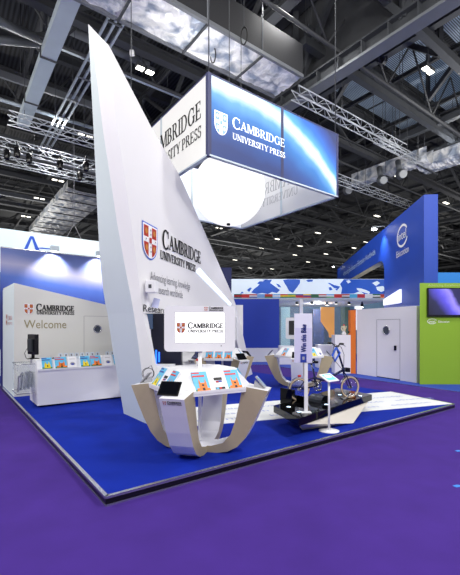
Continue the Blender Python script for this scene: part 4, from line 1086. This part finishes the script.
# ---- folding bike
RW = Vector((1.31, 7.22, 0)); FW = Vector((2.36, 7.50, 0)); bd = (FW-RW).normalized(); bl_ = (FW-RW).length; brz = math.atan2(bd.y, bd.x)
t = thing('folding_bike', 'small wheeled navy folding bicycle standing on the black plinth', 'bicycle', (RW.x, RW.y, ZP), brz)
def wheel(x, steer=0):
    w = thing; R_ = .215
    m = MB(); S = Matrix.Rotation(steer, 4, 'Z'); ax = S @ Vector((0, 1, 0)); cc = Vector((x, 0, R_))
    m.torus(cc, ax, R_-.016, .0155, tyre, 36, 8); wh = m.build('wheel', t, label='tan walled tyre with spokes')
    m = MB(); m.torus(cc, ax, R_-.004, .006, rubber, 36, 6); m.build('tread', wh)
    m = MB(); m.torus(cc, ax, R_-.04, .008, chrome, 36, 6)
    e = S @ Vector((1, 0, 0))
    for k in range(20):
        a = 2*PI*k/20; d = e*math.cos(a)+Vector((0, 0, 1))*math.sin(a); m.tube([cc+d*.02+ax*(.02 if k % 2 else -.02), cc+d*(R_-.04)], .0016, chrome, 4, False)
    m.build('rim', wh); m = MB(); m.tube([cc-ax*.045, cc+ax*.045], .022, chrome, 12); m.build('hub', wh)
    m = MB(); n_ = 10
    for k in range(n_):
        a = PI*(.05+.75*k/n_) if x < .5 else PI*(.15+.7*k/n_); b = a+PI*.075
        for s in (-1,): 
            p1 = cc+(e*-math.cos(a)+Vector((0, 0, math.sin(a))))*(R_+.018); p2 = cc+(e*-math.cos(b)+Vector((0, 0, math.sin(b))))*(R_+.018)
            m.poly([p1-ax*.02, p1+ax*.02, p2+ax*.02, p2-ax*.02], chrome)
    m.build('mudguard', t)
    return wh
wheel(0); wheel(bl_, .08)
def tb(name, pts, r, mt, **k):
    m = MB(); m.tube(pts, r, mt, 10); return m.build(name, t, **k)
bb = Vector((.36, 0, .27)); hx = bl_-.14
tb('rear_triangle', [(0, .03, .215), (.12, .03, .36), (.3, .02, .42), (.33, 0, .36)], .012, bikeblue)
tb('chainstay', [(0, -.03, .215), bb], .013, bikeblue)
tb('main_tube', [(.3, 0, .43), (.5, 0, .38), (.75, 0, .47), (hx, 0, .56)], .024, bikeblue)
tb('seat_tube', [bb, (.29, 0, .60)], .018, bikeblue)
tb('down_strut', [bb, (.48, 0, .39)], .016, bikeblue)
tb('seat_post', [(.29, 0, .56), (.25, 0, .70)], .014, chrome)
m = MB(); m.prism([(.12, -.075, .70), (.12, .075, .70), (.27, .05, .705), (.40, .015, .70), (.40, -.015, .70), (.27, -.05, .705)], (0, 0, .045), black); m.build('saddle', t, bevel=.012)
tb('head_tube', [(hx-.01, 0, .60), (hx+.01, 0, .48)], .022, bikeblue)
S = Matrix.Rotation(.25, 4, 'Z')
for s in (-1, 1): tb('fork_blade', [(hx+.01, s*.03, .50), (hx+.05, s*.05, .42), (bl_, s*.05, .215)], .011, bikeblue)
tb('handlebar_post', [(hx-.01, 0, .60), (hx-.15, 0, 1.0)], .019, bikeblue)
tb('handlebar', [(hx-.18, -.26, 1.08), (hx-.17, -.14, 1.08), (hx-.15, -.06, 1.02), (hx-.15, .06, 1.02), (hx-.17, .14, 1.08), (hx-.18, .26, 1.08)], .012, black)
for s in (-1, 1):
    tb('grip', [(hx-.18, s*.17, 1.08), (hx-.18, s*.28, 1.08)], .019, rubber); tb('brake_lever', [(hx-.16, s*.15, 1.08), (hx-.1, s*.17, 1.05), (hx-.11, s*.25, 1.03)], .006, chrome)
tb('brake_cable', [(hx-.14, .12, 1.06), (hx+.02, .12, 1.0), (hx+.06, .08, .85), (hx+.02, .03, .62)], .005, rubber); tb('brake_cable', [(hx-.14, -.12, 1.06), (hx-.28, -.1, 1.02), (hx-.26, -.03, .8), (hx-.03, -.02, .56)], .005, rubber)
m = MB(); m.torus(bb+Vector((0, -.05, 0)), (0, 1, 0), .085, .006, chrome, 28, 6); m.torus(bb+Vector((0, -.05, 0)), (0, 1, 0), .07, .004, black, 28, 6)
for k in range(5):
    a = 2*PI*k/5; m.tube([bb+Vector((0, -.05, 0)), bb+Vector((.08*math.cos(a), -.05, .08*math.sin(a)))], .006, chrome, 5)
m.build('chainwheel', t)
m = MB(); m.tube([bb+Vector((0, -.055, .087)), (0, -.05, .245)], .004, dsteel, 5); m.tube([bb+Vector((0, -.055, -.087)), (0, -.05, .185)], .004, dsteel, 5); m.build('chain', t)
for s in (-1, 1):
    e_ = bb+Vector((s*.12, s*.08, -s*.11)); tb('crank', [bb+Vector((0, s*.06, 0)), e_], .009, chrome)
    m = MB(); m.box(e_+Vector((0, s*.05, 0)), (.08, .09, .02), black); m.build('pedal', t)
m = MB(); m.box((hx+.07, 0, .56), (.07, .14, .08), black); m.build('luggage_block', t)
tb('bag_strap', [(hx-.2, -.06, 1.0), (hx-.3, -.1, .86), (hx-.22, -.05, .74), (hx-.1, -.03, .9), (hx-.2, -.06, 1.0)], .02, brightblue, label='bright blue strap')
tb('rear_light', [(-.02, 0, .47), (.03, 0, .47)], .022, bookred, label='red rear light')
# wheel chock
P = FR[t.name] @ Vector((bl_, 0, 0)); q = thing('wheel_stand', 'splayed metal wheel support under the front wheel of the bike', 'stand', P, brz)
m = MB(); m.tube([(-.18, -.09, .008), (.0, -.05, .10), (.2, -.1, .008)], .009, chrome, 8); m.tube([(-.18, .09, .008), (.0, .05, .10), (.2, .1, .008)], .009, chrome, 8); m.tube([(-.18, -.09, .008), (-.18, .09, .008)], .009, chrome, 8); m.build('wire_cradle', q)
# win sign
P = at(306, 412.5, ZP); t = thing('sign_post', 'tall white Win this Bike sign on a slim post', 'sign', P)
m = MB(); m.box((0, .0, .45), (.055, .03, .9), white); m.box((0, 0, .006), (.16, .12, .012), white); m.build('post', t)
Ys = P.y; zt_ = EYE+14.5/F*Ys-ZP; zb_ = EYE-35/F*Ys-ZP; wS = 17.8/F*Ys; cx = (303.2-306)/F*Ys
m = MB(); m.box((cx, 0, (zt_+zb_)/2), (wS, .03, zt_-zb_), mat('lilac_white_board', (226, 226, 244), .4)); m.box((cx, -.016, zb_+(zt_-zb_)*.36), (wS-.01, .003, (zt_-zb_)*.70), mat('pale_lilac_print', (208, 206, 236), .4)); brd = m.build('board', t, bevel=.008)
m = MB(); m.flat(sans('Win this Bike', 0, 0, .45, .085, blueink)+sans('Win this Bike', .004, .003, .45, .085, blueink)+sans('Win this Bike', -.004, -.003, .45, .085, blueink), (cx+.045, -.019, zb_+.18), (0, 0, 1), (-1, 0, 0), .003); m.build('sign_lettering', brd, label='blue Win this Bike lettering')
m = MB(); m.box((cx, -.019, zb_+.08), (.1, .004, .14), blueink); m.box((cx, -.022, zb_+.08), (.035, .002, .05), palegrey); m.build('emblem', brd, label='blue square emblem')
# round-foot tablet stand
P = at(329, 431, PH); t = thing('tablet_stand', 'slim white floor stand with round foot and tilted blue tablet screen', 'tablet stand', P, .2)
m = MB(); m.lathe([(.165, 0), (.165, .012), (.03, .022)], white, (0, 0, 0), 32); m.build('foot', t)
m = MB(); m.tube([(0, 0, .01), (0, 0, .86)], .018, white, 14); m.build('pole', t)
M_ = Matrix.Rotation(math.radians(-35), 4, 'X') @ Matrix.Identity(4)
M_ = Matrix.Rotation(math.radians(-38), 4, 'Y') @ Matrix.Rotation(0, 4, 'X')
M_ = Matrix.Rotation(.5, 4, 'Z') @ Matrix.Rotation(math.radians(28), 4, 'X')
m = MB(); m.box((0, 0, .88), (.30, .22, .018), white, M_); m.build('tray', t, bevel=.005)
m = MB(); m.box(Vector((0, 0, .88))+M_ @ Vector((0, 0, .011)), (.22, .155, .003), mat('lit_blue_screen', (110, 190, 240), .2, emit=.7), M_)
for i in range(3): m.box(Vector((0, 0, .88))+M_ @ Vector((-.06+.05*i, .02, .0135)), (.035, .06, .001), screenwhite, M_)
m.build('touchscreen', t)

# ================================================================== RIGHT SIDE
# white wall with door
Pa = Vector((4.93, 14.8, 0)); Pb = Vector((6.1, 12.25, 0)); dw = (Pb-Pa).normalized(); wl_ = (Pb-Pa).length; rw = math.atan2(dw.y, dw.x)
t = thing('store_room', 'white store room wall with round porthole door beside the green wall', 'partition', (Pa.x, Pa.y, .02), rw)
whp = mat('lilac_white_paint', (234, 232, 238), .5, var=.02, scale=2)
m = MB(); m.box((wl_/2-.06, .1, 1.25), (wl_-.12, .2, 2.5), whp); m.build('wall_body', t)
def wpos(px):
    r = (px-HX)/F; return (Pa.x-r*Pa.y)/(r*dw.y-dw.x)
s0 = wpos(376.8); s1 = wpos(400)
m = MB(); gp = mat('grey_door_joint', (130, 130, 140), .6); hd = 2.08  # plain grey lines mark the door joints
for x in (s0, s1): m.box((x, -.003, hd/2), (.012, .006, hd), gp)
m.box(((s0+s1)/2, -.003, hd), (s1-s0, .006, .012), gp); m.box(((s0+s1)/2, -.004, .015), (s1-s0, .008, .03), black); dr = m.build('door', t)
sp_ = wpos(386.3); zp = EYE+(HY-330.5)/F*(Pa.y+dw.y*sp_)-.02; porthole(dr, sp_, zp, .145)
m = MB(); sp2 = wpos(395.7); m.box((sp2, -.02, EYE+(HY-348.5)/F*(Pa.y+dw.y*sp2)), (.08, .03, .16), black); m.build('door_handle', dr, label='black recessed handle')
t = thing('orange_panel', 'narrow orange upright panel at the left end of the white store wall', 'panel', (4.78, 14.95, .02))
m = MB(); m.prism([(4.72, 14.9, .02), (4.90, 14.84, .02), (4.95, 15.2, .02), (4.72, 15.2, .02)], (0, 0, 2.48), orange)
m.build('panel_board', t, True)
# green wall with TV
YG = 12.03; gx0 = (419.7-HX)/F*YG; zg = EYE+45/F*YG
t = thing('green_wall', 'lime green display wall with wide television at the right edge', 'display wall', (gx0+1.6, YG, .02))
m = MB(); m.prism([(gx0, YG, .02), (gx0+3.4, YG, .02), (gx0+3.4, YG+.4, .02), (gx0+.22, YG+.4, .02)], (0, 0, zg-.02), green); m.build('wall_body', t, True)
a = atY(427.5, 316.6, YG-.06); zt_ = EYE+40/F*YG
tvb = gradient_print('television_picture', [(0, (14, 14, 24)), (.3, (28, 30, 60)), (.5, (70, 64, 170)), (.62, (120, 110, 200)), (.7, (30, 30, 70)), (1, (20, 20, 60))], (.55, 0, .35, .02, 0), 1.1, .3)
m = MB(); wtv = 1.62; htv = zt_-a.z; m.box((a.x+wtv/2, YG-.04, a.z+htv/2), (wtv, .07, htv), black); tv = m.build('television', t, True, bevel=.006)
m = MB(); m.box((a.x+wtv/2, YG-.078, a.z+htv/2+.01), (wtv-.06, .004, htv-.09), tvb); m.build('tv_picture', tv, True, label='dark violet picture')
m = MB()
def ring(cx, cz, rx, rz_, w, a0=20, a1=330, mt=whiteink, n=20):
    out = []
    for i in range(n):
        p = math.radians(a0+(a1-a0)*i/n); q = math.radians(a0+(a1-a0)*(i+1)/n)
        out.append(([(cx+(rx-w)*math.cos(p), cz+(rz_-w)*math.sin(p)), (cx+rx*math.cos(p), cz+rz_*math.sin(p)), (cx+rx*math.cos(q), cz+rz_*math.sin(q)), (cx+(rx-w)*math.cos(q), cz+(rz_-w)*math.sin(q))], mt))
    return out
o0 = atY(427, 324.5, YG); o0.y = YG
m.flat(ring(.16, .1, .15, .085, .014)+sans('intel', .07, .06, .18, .075, whiteink)+sans('Education', .36, .06, .34, .07, whiteink), o0, (1, 0, 0), (0, 0, 1), .005); m.build('wall_logo', t, True, label='white ring logo and lettering')
m = MB(); o0 = atY(428, 286.3, YG); m.flat(sans('Advancing Excellence in Education Worldwide', 0, 0, 2.2, .075, mat('pale_green_ink', (190, 210, 140), .5)), (o0.x, YG, o0.z), (1, 0, 0), (0, 0, 1), .005); m.build('wall_slogan', t, True)
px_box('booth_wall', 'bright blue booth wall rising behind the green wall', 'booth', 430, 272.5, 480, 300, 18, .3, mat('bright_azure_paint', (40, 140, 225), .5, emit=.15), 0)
# intel tower + header
Yi = 13.2; xi = (424-HX)/F*Yi; di = Vector((.0997, .995, 0)).normalized(); zt_ = 6.42; wi = .46
E = Vector((xi, Yi, 0)); ni = Vector((di.y, -di.x, 0))
def IW(s, z, k=0): p = E+di*s+ni*k; return Vector((p.x, p.y, z))
t = thing('arch_tower', 'royal blue tower with long overhead header and white ring logo', 'tower', (E.x, E.y, .02))
s_in = 4.55; s_end = 16.7; zh = 5.03
prof = [(0, .02), (s_in, .02), (s_in, zh-.55), (s_in+.1, zh-.25), (s_in+.35, zh-.06), (s_in+.7, zh), (s_end, zh), (s_end, zt_), (0, zt_)]
m = MB()
quads = [[(0, .02), (s_in, .02), (s_in, zt_), (0, zt_)], [(s_in, zh-.55), (s_in+.1, zh-.25), (s_in+.1, zt_), (s_in, zt_)], [(s_in+.1, zh-.25), (s_in+.35, zh-.06), (s_in+.35, zt_), (s_in+.1, zt_)], [(s_in+.35, zh-.06), (s_in+.7, zh), (s_in+.7, zt_), (s_in+.35, zt_)], [(s_in+.7, zh), (s_end, zh), (s_end, zt_), (s_in+.7, zt_)]]
for qd in quads: m.hull8([IW(*qd[0]), IW(*qd[1]), IW(*qd[1], wi), IW(*qd[0], wi), IW(*qd[3]), IW(*qd[2]), IW(*qd[2], wi), IW(*qd[3], wi)], intelblue)
m.build('tower_body', t, True)
m = MB(); m.poly([IW(s_in+.7, zh-.01, 0.02), IW(s_end, zh-.01, .02), IW(s_end, zh-.01, wi-.02), IW(s_in+.7, zh-.01, wi-.02)], mat('beige_soffit', (205, 195, 170), .6)); m.build('soffit', t, True, label='pale beige underside')
m = MB(); m.prism([IW(15.2, 0, .1), IW(16.6, 0, .1), IW(16.6, 0, .4), IW(15.2, 0, .4)], (0, 0, zh), intelblue); m.build('far_pier', t, True)
def s_of(px):
    r = (px-HX)/F; return (E.x-r*E.y)/(r*di.y-di.x)
def iz(px, py): s = s_of(px); return s, EYE+(HY-py)/F*(E.y+di.y*s)
m = MB()
# face towards -x: text runs from far (left in view) to near (right in view): x dir = -di
sR = s_of(408.2); sL = s_of(397.2); sc_, zc_ = iz(402.6, 235.6); O_ = IW(s_end, 0, 0)
def X(s): return s_end-s
rx = (sL-sR)/2; rzz = .46
m.flat(ring(X((sL+sR)/2), zc_, rx, rzz, .09, 30, 340)+sans('intel', X(sL)+.12*rx*2, zc_-.14, (sL-sR)*.72, .36, whiteink), O_, -di, (0, 0, 1), .012)
s_a, z_a = iz(396.8, 258.8); s_b, z_b = iz(409, 254.5)
m.flat(sans('Education', X(s_a), z_a+.03, s_a-s_b, .26, whiteink), O_, -di, (0, 0, 1), .012)
m.build('tower_logo', t, True, label='white ring logo and lettering')
s_a, z_a = iz(343.5, 276); s_b, z_b = iz(375.5, 252.5)
m = MB(); m.flat(sans('Advancing Excellence in Education Worldwide', X(s_a), (z_a+z_b)/2-.05, s_a-s_b, .32, mat('pale_blue_print', (175, 200, 242), .5)), O_, -di, (0, 0, 1), .012); m.build('header_slogan', t, True)
# spot on header
sS, zS = iz(384, 225); P = IW(sS, zt_, -.45)
q = thing('arm_spotlight', 'blazing white arm spotlight above the blue arch header', 'spotlight', IW(sS, zt_))
m = MB(); m.tube([IW(sS, zt_, .1), IW(sS, zt_+.12, .0), P+Vector((0, 0, .12))], .02, steel, 6); m.build('arm', q, True)
m = MB(); m.lathe([(.07, 0), (.1, .06), (.06, .14)], steel, P, 14); m.build('lamp_head', q, True)
m = MB(); m.lathe([(.12, -.03), (.12, 0)], mat('hot_lamp', (255, 255, 255), .3, emit=30), P, 14); m.build('lens', q, True, label='glowing lens')
def spot(name, loc, target, e, size=1.4, col=(1, 1, 1), soft=.06):
    l = bpy.data.lights.new(name, 'SPOT'); l.energy = e; l.spot_size = size; l.spot_blend = .8; l.shadow_soft_size = soft; l.color = col
    o = bpy.data.objects.new(name, l); COL.objects.link(o); o.location = loc; o.rotation_euler = (Vector(target)-Vector(loc)).to_track_quat('-Z', 'Y').to_euler(); return o
spot('arm_spot_light', P-Vector((0, 0, .05)), IW(sS, zt_-1.6, 0), 260, 1.6, (.75, .9, 1))
P2 = IW(s_end-1, zt_, -.45); q = thing('arm_spotlight', 'small far arm spotlight at the left end of the blue header', 'spotlight', IW(s_end-1, zt_))
m = MB(); m.tube([IW(s_end-1, zt_, .1), P2+Vector((0, 0, .12))], .02, steel, 6); m.build('arm', q, True); m = MB(); m.lathe([(.07, 0), (.1, .06), (.06, .14)], steel, P2, 14); m.build('lamp_head', q, True)
m = MB(); m.lathe([(.085, -.012), (.085, 0)], MATS['hot_lamp'], P2, 14); m.build('lens', q, True)
# lit white wedge box
Yw = 15.4
pts = [(383.2, 299.5), (383.2, 305.3), (402.2, 302.5), (402.2, 289.3), (399.5, 289.3)]
m = MB(); m.prism([atY(x, y, Yw) for x, y in pts], (.12, .3, 0), lightwhite); o = m.build('light_box'); tag(o, 'glowing white wedge shaped light box above the white store wall', 'light box'); origin_to(o, atY(392, 304, Yw))
# ---- map booth
YB = 20.0
t = thing('map_booth', 'glass fronted booth with world map fascia and row of flags', 'booth', (4.2, YB, .02))
def bx(name, x0, y0, x1, y1, mt, dY=0, dep=.2, parent=None, zf=None, label=None):
    a = atY(x0, y1, YB+dY); b = atY(x1, y0, YB+dY); zb = a.z if zf is None else zf; m = MB()
    m.hull8([(a.x, YB+dY, zb), (b.x, YB+dY, zb), (b.x, YB+dY+dep, zb), (a.x, YB+dY+dep, zb), (a.x, YB+dY, b.z), (b.x, YB+dY, b.z), (b.x, YB+dY+dep, b.z), (a.x, YB+dY+dep, b.z)], mt)
    o = m.build(name, parent or t, True)
    if label: o['label'] = label
    return o
mapw = mat('map_white_fascia', (220, 234, 244), .5, emit=.3); mapb = mat('map_blue_print', (34, 96, 206), .5, emit=.08)  # emission put in to brighten the printed fascia
fs = bx('fascia', 226, 279, 388.5, 298, mapw, -.1, .3, label='pale blue map fascia with flags')
m = MB()
def mp(pts, mt=mapb, k=.01):
    m = MB(); m.poly([atY(x, y, YB-.1)-Vector((0, k, 0)) for x, y in pts][::-1], mt); m.build('continent' if mt is mapb else 'map_sea', fs, True)
mp([(251, 292.5), (254, 289), (258, 286), (261, 282), (266, 280), (272, 279.8), (270, 283), (273, 285), (277, 288), (280, 290), (277, 293), (272, 292), (268, 294), (262, 293), (257, 294)])
mp([(262, 279.8), (268, 279.4), (266, 281)]); mp([(276, 283.5), (279, 284.5), (281.5, 287.5), (278.5, 287)]); mp([(247, 290), (250, 287.5), (252, 288), (249, 292)]); mp([(257, 284), (259, 281.5), (262, 281), (260, 284)]); mp([(240, 293.8), (242, 291.5), (244, 293)])
mp([(283, 280), (288, 279.3), (296, 279.3), (300, 279.6), (300, 283), (298, 286), (295, 290), (293, 293), (289, 291), (287, 287), (285, 284)])
mp([(306, 280.5), (309, 279.6), (313, 279.6), (312.5, 281.5), (308, 282)])
mp([(327.5, 282.8), (330, 283), (334, 285), (340, 286.5), (338.5, 289), (334, 288), (331, 285.5)]); mp([(328.5, 287.5), (331, 287), (332.5, 290), (329.5, 290.5)]); mp([(335, 289), (338, 288.8), (337, 290.8)])
mp([(344, 279.3), (356, 279.3), (371, 279.3), (371, 294), (364, 294), (360, 291), (354, 293.5), (347, 293.8), (341, 293.8), (342, 288), (340, 284)])
mp([(371, 279.3), (388, 279.3), (388, 294), (371, 294)])
for pp in ([(356.5, 288), (361, 288.5), (366, 290), (370, 292), (369, 294), (362, 292), (357, 290)], [(372, 283), (377, 281), (380, 283), (376, 286)], [(376, 287), (383, 286), (386, 290), (381, 292), (377, 290)], [(346, 281), (349, 280), (351, 282), (348, 283.5)]): mp(pp, mapw, .014)
# flags
fl = [((20, 20, 20), (200, 30, 40), (20, 20, 20)), ((205, 40, 50), (200, 30, 40), (200, 30, 40)), ((190, 60, 70), (230, 230, 235), (60, 80, 160)), ((120, 170, 225), (120, 170, 225), (120, 170, 225)), ((190, 40, 40), (190, 40, 40), (40, 120, 60)), ((120, 180, 230), (240, 240, 245), (120, 180, 230)),
      ((205, 40, 40), (240, 205, 40), (40, 130, 60)), ((30, 130, 60), (235, 205, 40), (30, 130, 60)), ((50, 60, 150), (200, 40, 50), (200, 40, 50)), ((240, 200, 40), (50, 70, 160), (200, 40, 40)), ((20, 90, 60), (20, 100, 60), (20, 90, 60)), ((200, 50, 50), (230, 230, 230), (40, 40, 40)), ((110, 170, 220), (235, 235, 240), (60, 150, 80)), ((205, 40, 40), (205, 40, 40), (205, 40, 40)), ((200, 40, 40), (235, 235, 235), (40, 40, 40)), ((80, 180, 220), (80, 180, 220), (80, 180, 220)), ((190, 40, 60), (190, 40, 60), (190, 40, 60)), ((240, 240, 240), (225, 225, 235), (240, 240, 240)), ((30, 110, 60), (240, 240, 240), (20, 20, 20)), ((200, 60, 50), (200, 60, 50), (240, 120, 60))]
x = 234
for i, cs in enumerate(fl):
    m = MB(); x1 = x+7.7
    for j, c in enumerate(cs):
        y0 = 294.1+j*1.25; c_m = mat('flag_%d_%d_%d' % c, c, .5)
        m.poly([atY(a, b, YB-.1)-Vector((0, .012, 0)) for a, b in ((x, y0), (x, y0+1.25), (x1, y0+1.25), (x1, y0))], c_m)
    m.build('flag', fs, True); x = x1
bx('blue_panel', 228, 299, 279.2, 348, panelblue, 0, .15, label='deep blue wall panel')
bx('low_wall', 226, 348, 279.2, 361.5, sailw, -.02, .2, zf=.02, label='white low wall')
bx('low_wall', 279.2, 346, 345, 361.5, navy, -.0, .15, zf=.02, label='dark blue low wall')
bx('ceiling_slab', 226, 298, 389, 300.5, mat('booth_ceiling', (225, 225, 222), .6, emit=.1), .3, 7, label='white booth ceiling')  # slight emission stands in for light on the booth ceiling
bx('post', 299.8, 299, 303, 348, white, -.05, .15, zf=.02)
bx('glass_front', 279.4, 300.5, 345, 346, glass, .05, .02)
# booth interior
def bi(name, label, x0, y0, x1, y1, mt, dY, dep=.15, zf=None):
    return px_box(name, label, 'booth', x0, y0, x1, y1, YB+dY, dep, mt, zf)
px_box('interior_wall', 'dim teal rear wall inside the glass booth', 'partition', 276, 297.5, 400, 350, YB+6, .2, mat('dim_teal_wall', (96, 132, 160), .5, var=.4, scale=1.2), .02)
px_box('interior_screen', 'pale blue poster panel inside the booth left of the post', 'poster', 281, 307, 290, 341, YB+4, .1, mat('pale_cyan', (160, 200, 210), .5, emit=.15), .02)
px_box('interior_screen', 'dark blue cabinet inside the booth left of the orange panel', 'cabinet', 313, 309, 324, 341, YB+4, .4, mat('slate_blue', (52, 74, 124), .4), .02)
px_box('interior_screen', 'pale glowing window inside the booth near the orange post', 'window', 355, 306, 362, 330, YB+4.5, .1, lightwhite)
px_box('interior_screen', 'olive and blue poster inside the booth right of the orange panel', 'poster', 341, 307, 350, 340, YB+4.3, .1, mat('olive_blue', (82, 110, 100), .5, var=.5, scale=2), .02)
px_box('interior_screen', 'dark blue cabinet inside the booth beside the orange post', 'cabinet', 350, 309, 356, 340, YB+4.3, .1, mat('slate_blue', (52, 74, 124)), .02)
m = MB(); op = mat('amber_panel', (228, 150, 24), .4, emit=.45)  # emission added to make the panel brighter and more saturated
m.prism([atY(x, y, YB+2) for x, y in ((321, 307), (334.5, 307), (334.5, 337.5), (329.5, 337.5), (329, 333), (321, 321.5))], (0, .1, 0), op); o = m.build('amber_board'); tag(o, 'angular amber yellow hanging panel inside the glass booth', 'panel'); origin_to(o, atY(328, 337.5, YB+2))
for i, (px, py) in enumerate(((327, 305.3), (362, 307), (297, 304.5), (349, 304.5), (312, 304.2), (336, 304))):
    P = atY(px, py, YB+1.2); t = thing('downlight', 'small booth downlight, '+['above the amber panel', 'nearest the orange post', 'left of the white post', 'right of the amber panel', 'between post and amber panel', 'just right above the amber panel'][i], 'lamp', P)
    m = MB(); m.lathe([(.07, .0), (.09, .1), (.04, .25), (.02, .32)], black if i else steel, P, 12); m.build('lamp_body', t, True); m = MB(); m.lathe([(.075, -.015), (.075, 0)], lampglow if i < 2 else lampsmall, P, 12); m.build('lens', t, True)
# white counter with plush-like figure modelled as a bouquet, other booth furniture
px_box('plinth_counter', 'tall plain white plinth behind the bike handlebars', 'plinth', 335, 335, 351.5, 374, 14.9, .5, whp, .0)
P = atY(345.5, 335, 14.9)+Vector((0, .2, 0)); t = thing('figure_bouquet', 'cream plush-like figure with red top, modelled as a bouquet, on the tall white plinth', 'figure', P)
m = MB(); m.lathe([(.07, 0), (.09, .06), (.05, .12), (.06, .14)], white, (0, 0, 0), 14); m.build('figure_base', t)
m = MB()
for k in range(16):
    a = k*2.4; r = .03+.01*(k % 5)*1.6; m.lathe([(.01, -.03), (.035, 0), (.01, .03)], mat('cream_plush', (225, 215, 185), .6), (r*math.cos(a), r*math.sin(a), .16+.012*k), 8)
m.build('tuft', t, label='cream tufts'); m = MB(); m.lathe([(.01, -.04), (.045, 0), (.01, .05)], bookred, (0, 0, .38), 10); m.build('tuft', t, label='red blossom'); 
m = MB(); m.lathe([(.01, -.05), (.06, 0), (.01, .06)], mat('dark_green_plush', (40, 50, 30), .6), (.2, .0, .1), 8); m.build('side_tuft', t)
px_box('display_table', 'white table in front of the glass booth between bike sign and plinth', 'table', 318, 345, 336, 362, 17, .6, whp, .02)
px_box('display_table', 'white low cabinet left of the third kiosk in the booth', 'cabinet', 279.5, 346, 294, 358, 18.6, .5, whp, .02)
# blue jacket / bag hanging near handlebars
P = at(333, 352, 1.0)
# floor stickers at right edge
for i, (px, py, w) in enumerate(((457, 451.5, .28), (455.5, 487, .3))):
    P = at(px, py, 0); m = MB(); pts = []
    for k in range(10): pts.append(((.05+.03*math.sin(k*1.7))*k/9*2+w*k/9, .06*math.sin(k*1.1)+.03))
    pts = [(-.02, .03), (.05, .06), (.12, .02), (.3, .03), (.32, -.04), (.15, -.05), (.06, .0), (0, -.02)]
    m.poly([(a, b, .003) for a, b in pts], mat('sticker_blue', (50, 130, 225), .5)); m.poly([(a*.6+.08, b*.4-.012, .0035) for a, b in pts], whiteink)
    o = m.build('floor_sticker'); o.location = P; tag(o, ['farther', 'nearer'][i]+' blue floor sticker on the purple carpet at the right edge', 'sticker')

# ================================================================== LIGHT
def area(name, loc, target, size, e, col=(1, 1, 1)):
    l = bpy.data.lights.new(name, 'AREA'); l.shape = 'SQUARE'; l.size = size; l.energy = e; l.color = col
    o = bpy.data.objects.new(name, l); COL.objects.link(o); o.location = loc; o.rotation_euler = (Vector(target)-Vector(loc)).to_track_quat('-Z', 'Y').to_euler(); return o
KEY = .62
for i, (x, y, z, e) in enumerate(((-7, -4, 11, 1100), (2, -5, 11, 1300), (9, 0, 11, 1500), (-12, 7, 11, 900), (15, 8, 11, 900), (3, 20, 12, 900), (-9, 20, 12, 600), (14, 22, 12, 500), (1.5, 13.5, 12.5, 600), (6, 7.5, 11.6, 700), (-9, 3, 9, 500))):
    area('hall_area_light', (x, y, z), (x*.6, y*.6+4, 0), 1.6, e*KEY, (1, .985, .95))  # area lights without fixtures, some added to whiten the right-hand walls
for i, (x, y, z, e) in enumerate(((-7, -3, 7, 500), (8, -2, 7, 500), (-14, 12, 7.5, 500), (17, 12, 7.5, 500), (0, -2, 8, 500), (-1.07, 11.96, 8.4, 95), (-20, 30, 7.5, 700), (24, 32, 7.5, 700), (0, 48, 6, 1800), (30, 58, 6, 1800), (-28, 52, 6, 1800), (5, 78, 6, 2200), (12, 16, 8, 400))):
    area('ceiling_fill', (x, y, z), (x*.8, y+5, 16), 1.2, e, (1, .97, .9))  # upward area lights added to brighten the roof, no fixtures there
l = bpy.data.lights.new('booth_fill', 'POINT'); l.energy = 160; l.shadow_soft_size = .15; o = bpy.data.objects.new('booth_fill', l); COL.objects.link(o); o.location = (5.2, 22.6, 3.1)  # added point light that brightens the booth interior
# even ambient light from the world background
w = bpy.data.worlds.new('World'); SC.world = w; w.use_nodes = True
bg = w.node_tree.nodes['Background']; bg.inputs[0].default_value = (1, .97, .93, 1); bg.inputs[1].default_value = .5
# ================================================================== CAMERA
cam = bpy.data.cameras.new('Camera'); co_ = bpy.data.objects.new('Camera', cam); COL.objects.link(co_)
co_.location = (0, 0, EYE); co_.rotation_euler = (PI/2, 0, 0)
cam.sensor_fit = 'VERTICAL'; cam.sensor_height = 36; cam.lens = F/575*36; cam.shift_y = (HY-287.5)/575
cam.clip_end = 400
SC.camera = co_
vs = SC.view_settings; vs.view_transform = 'Standard'; vs.look = 'None'; vs.gamma = 1; vs.exposure = 0; vs.use_curve_mapping = False
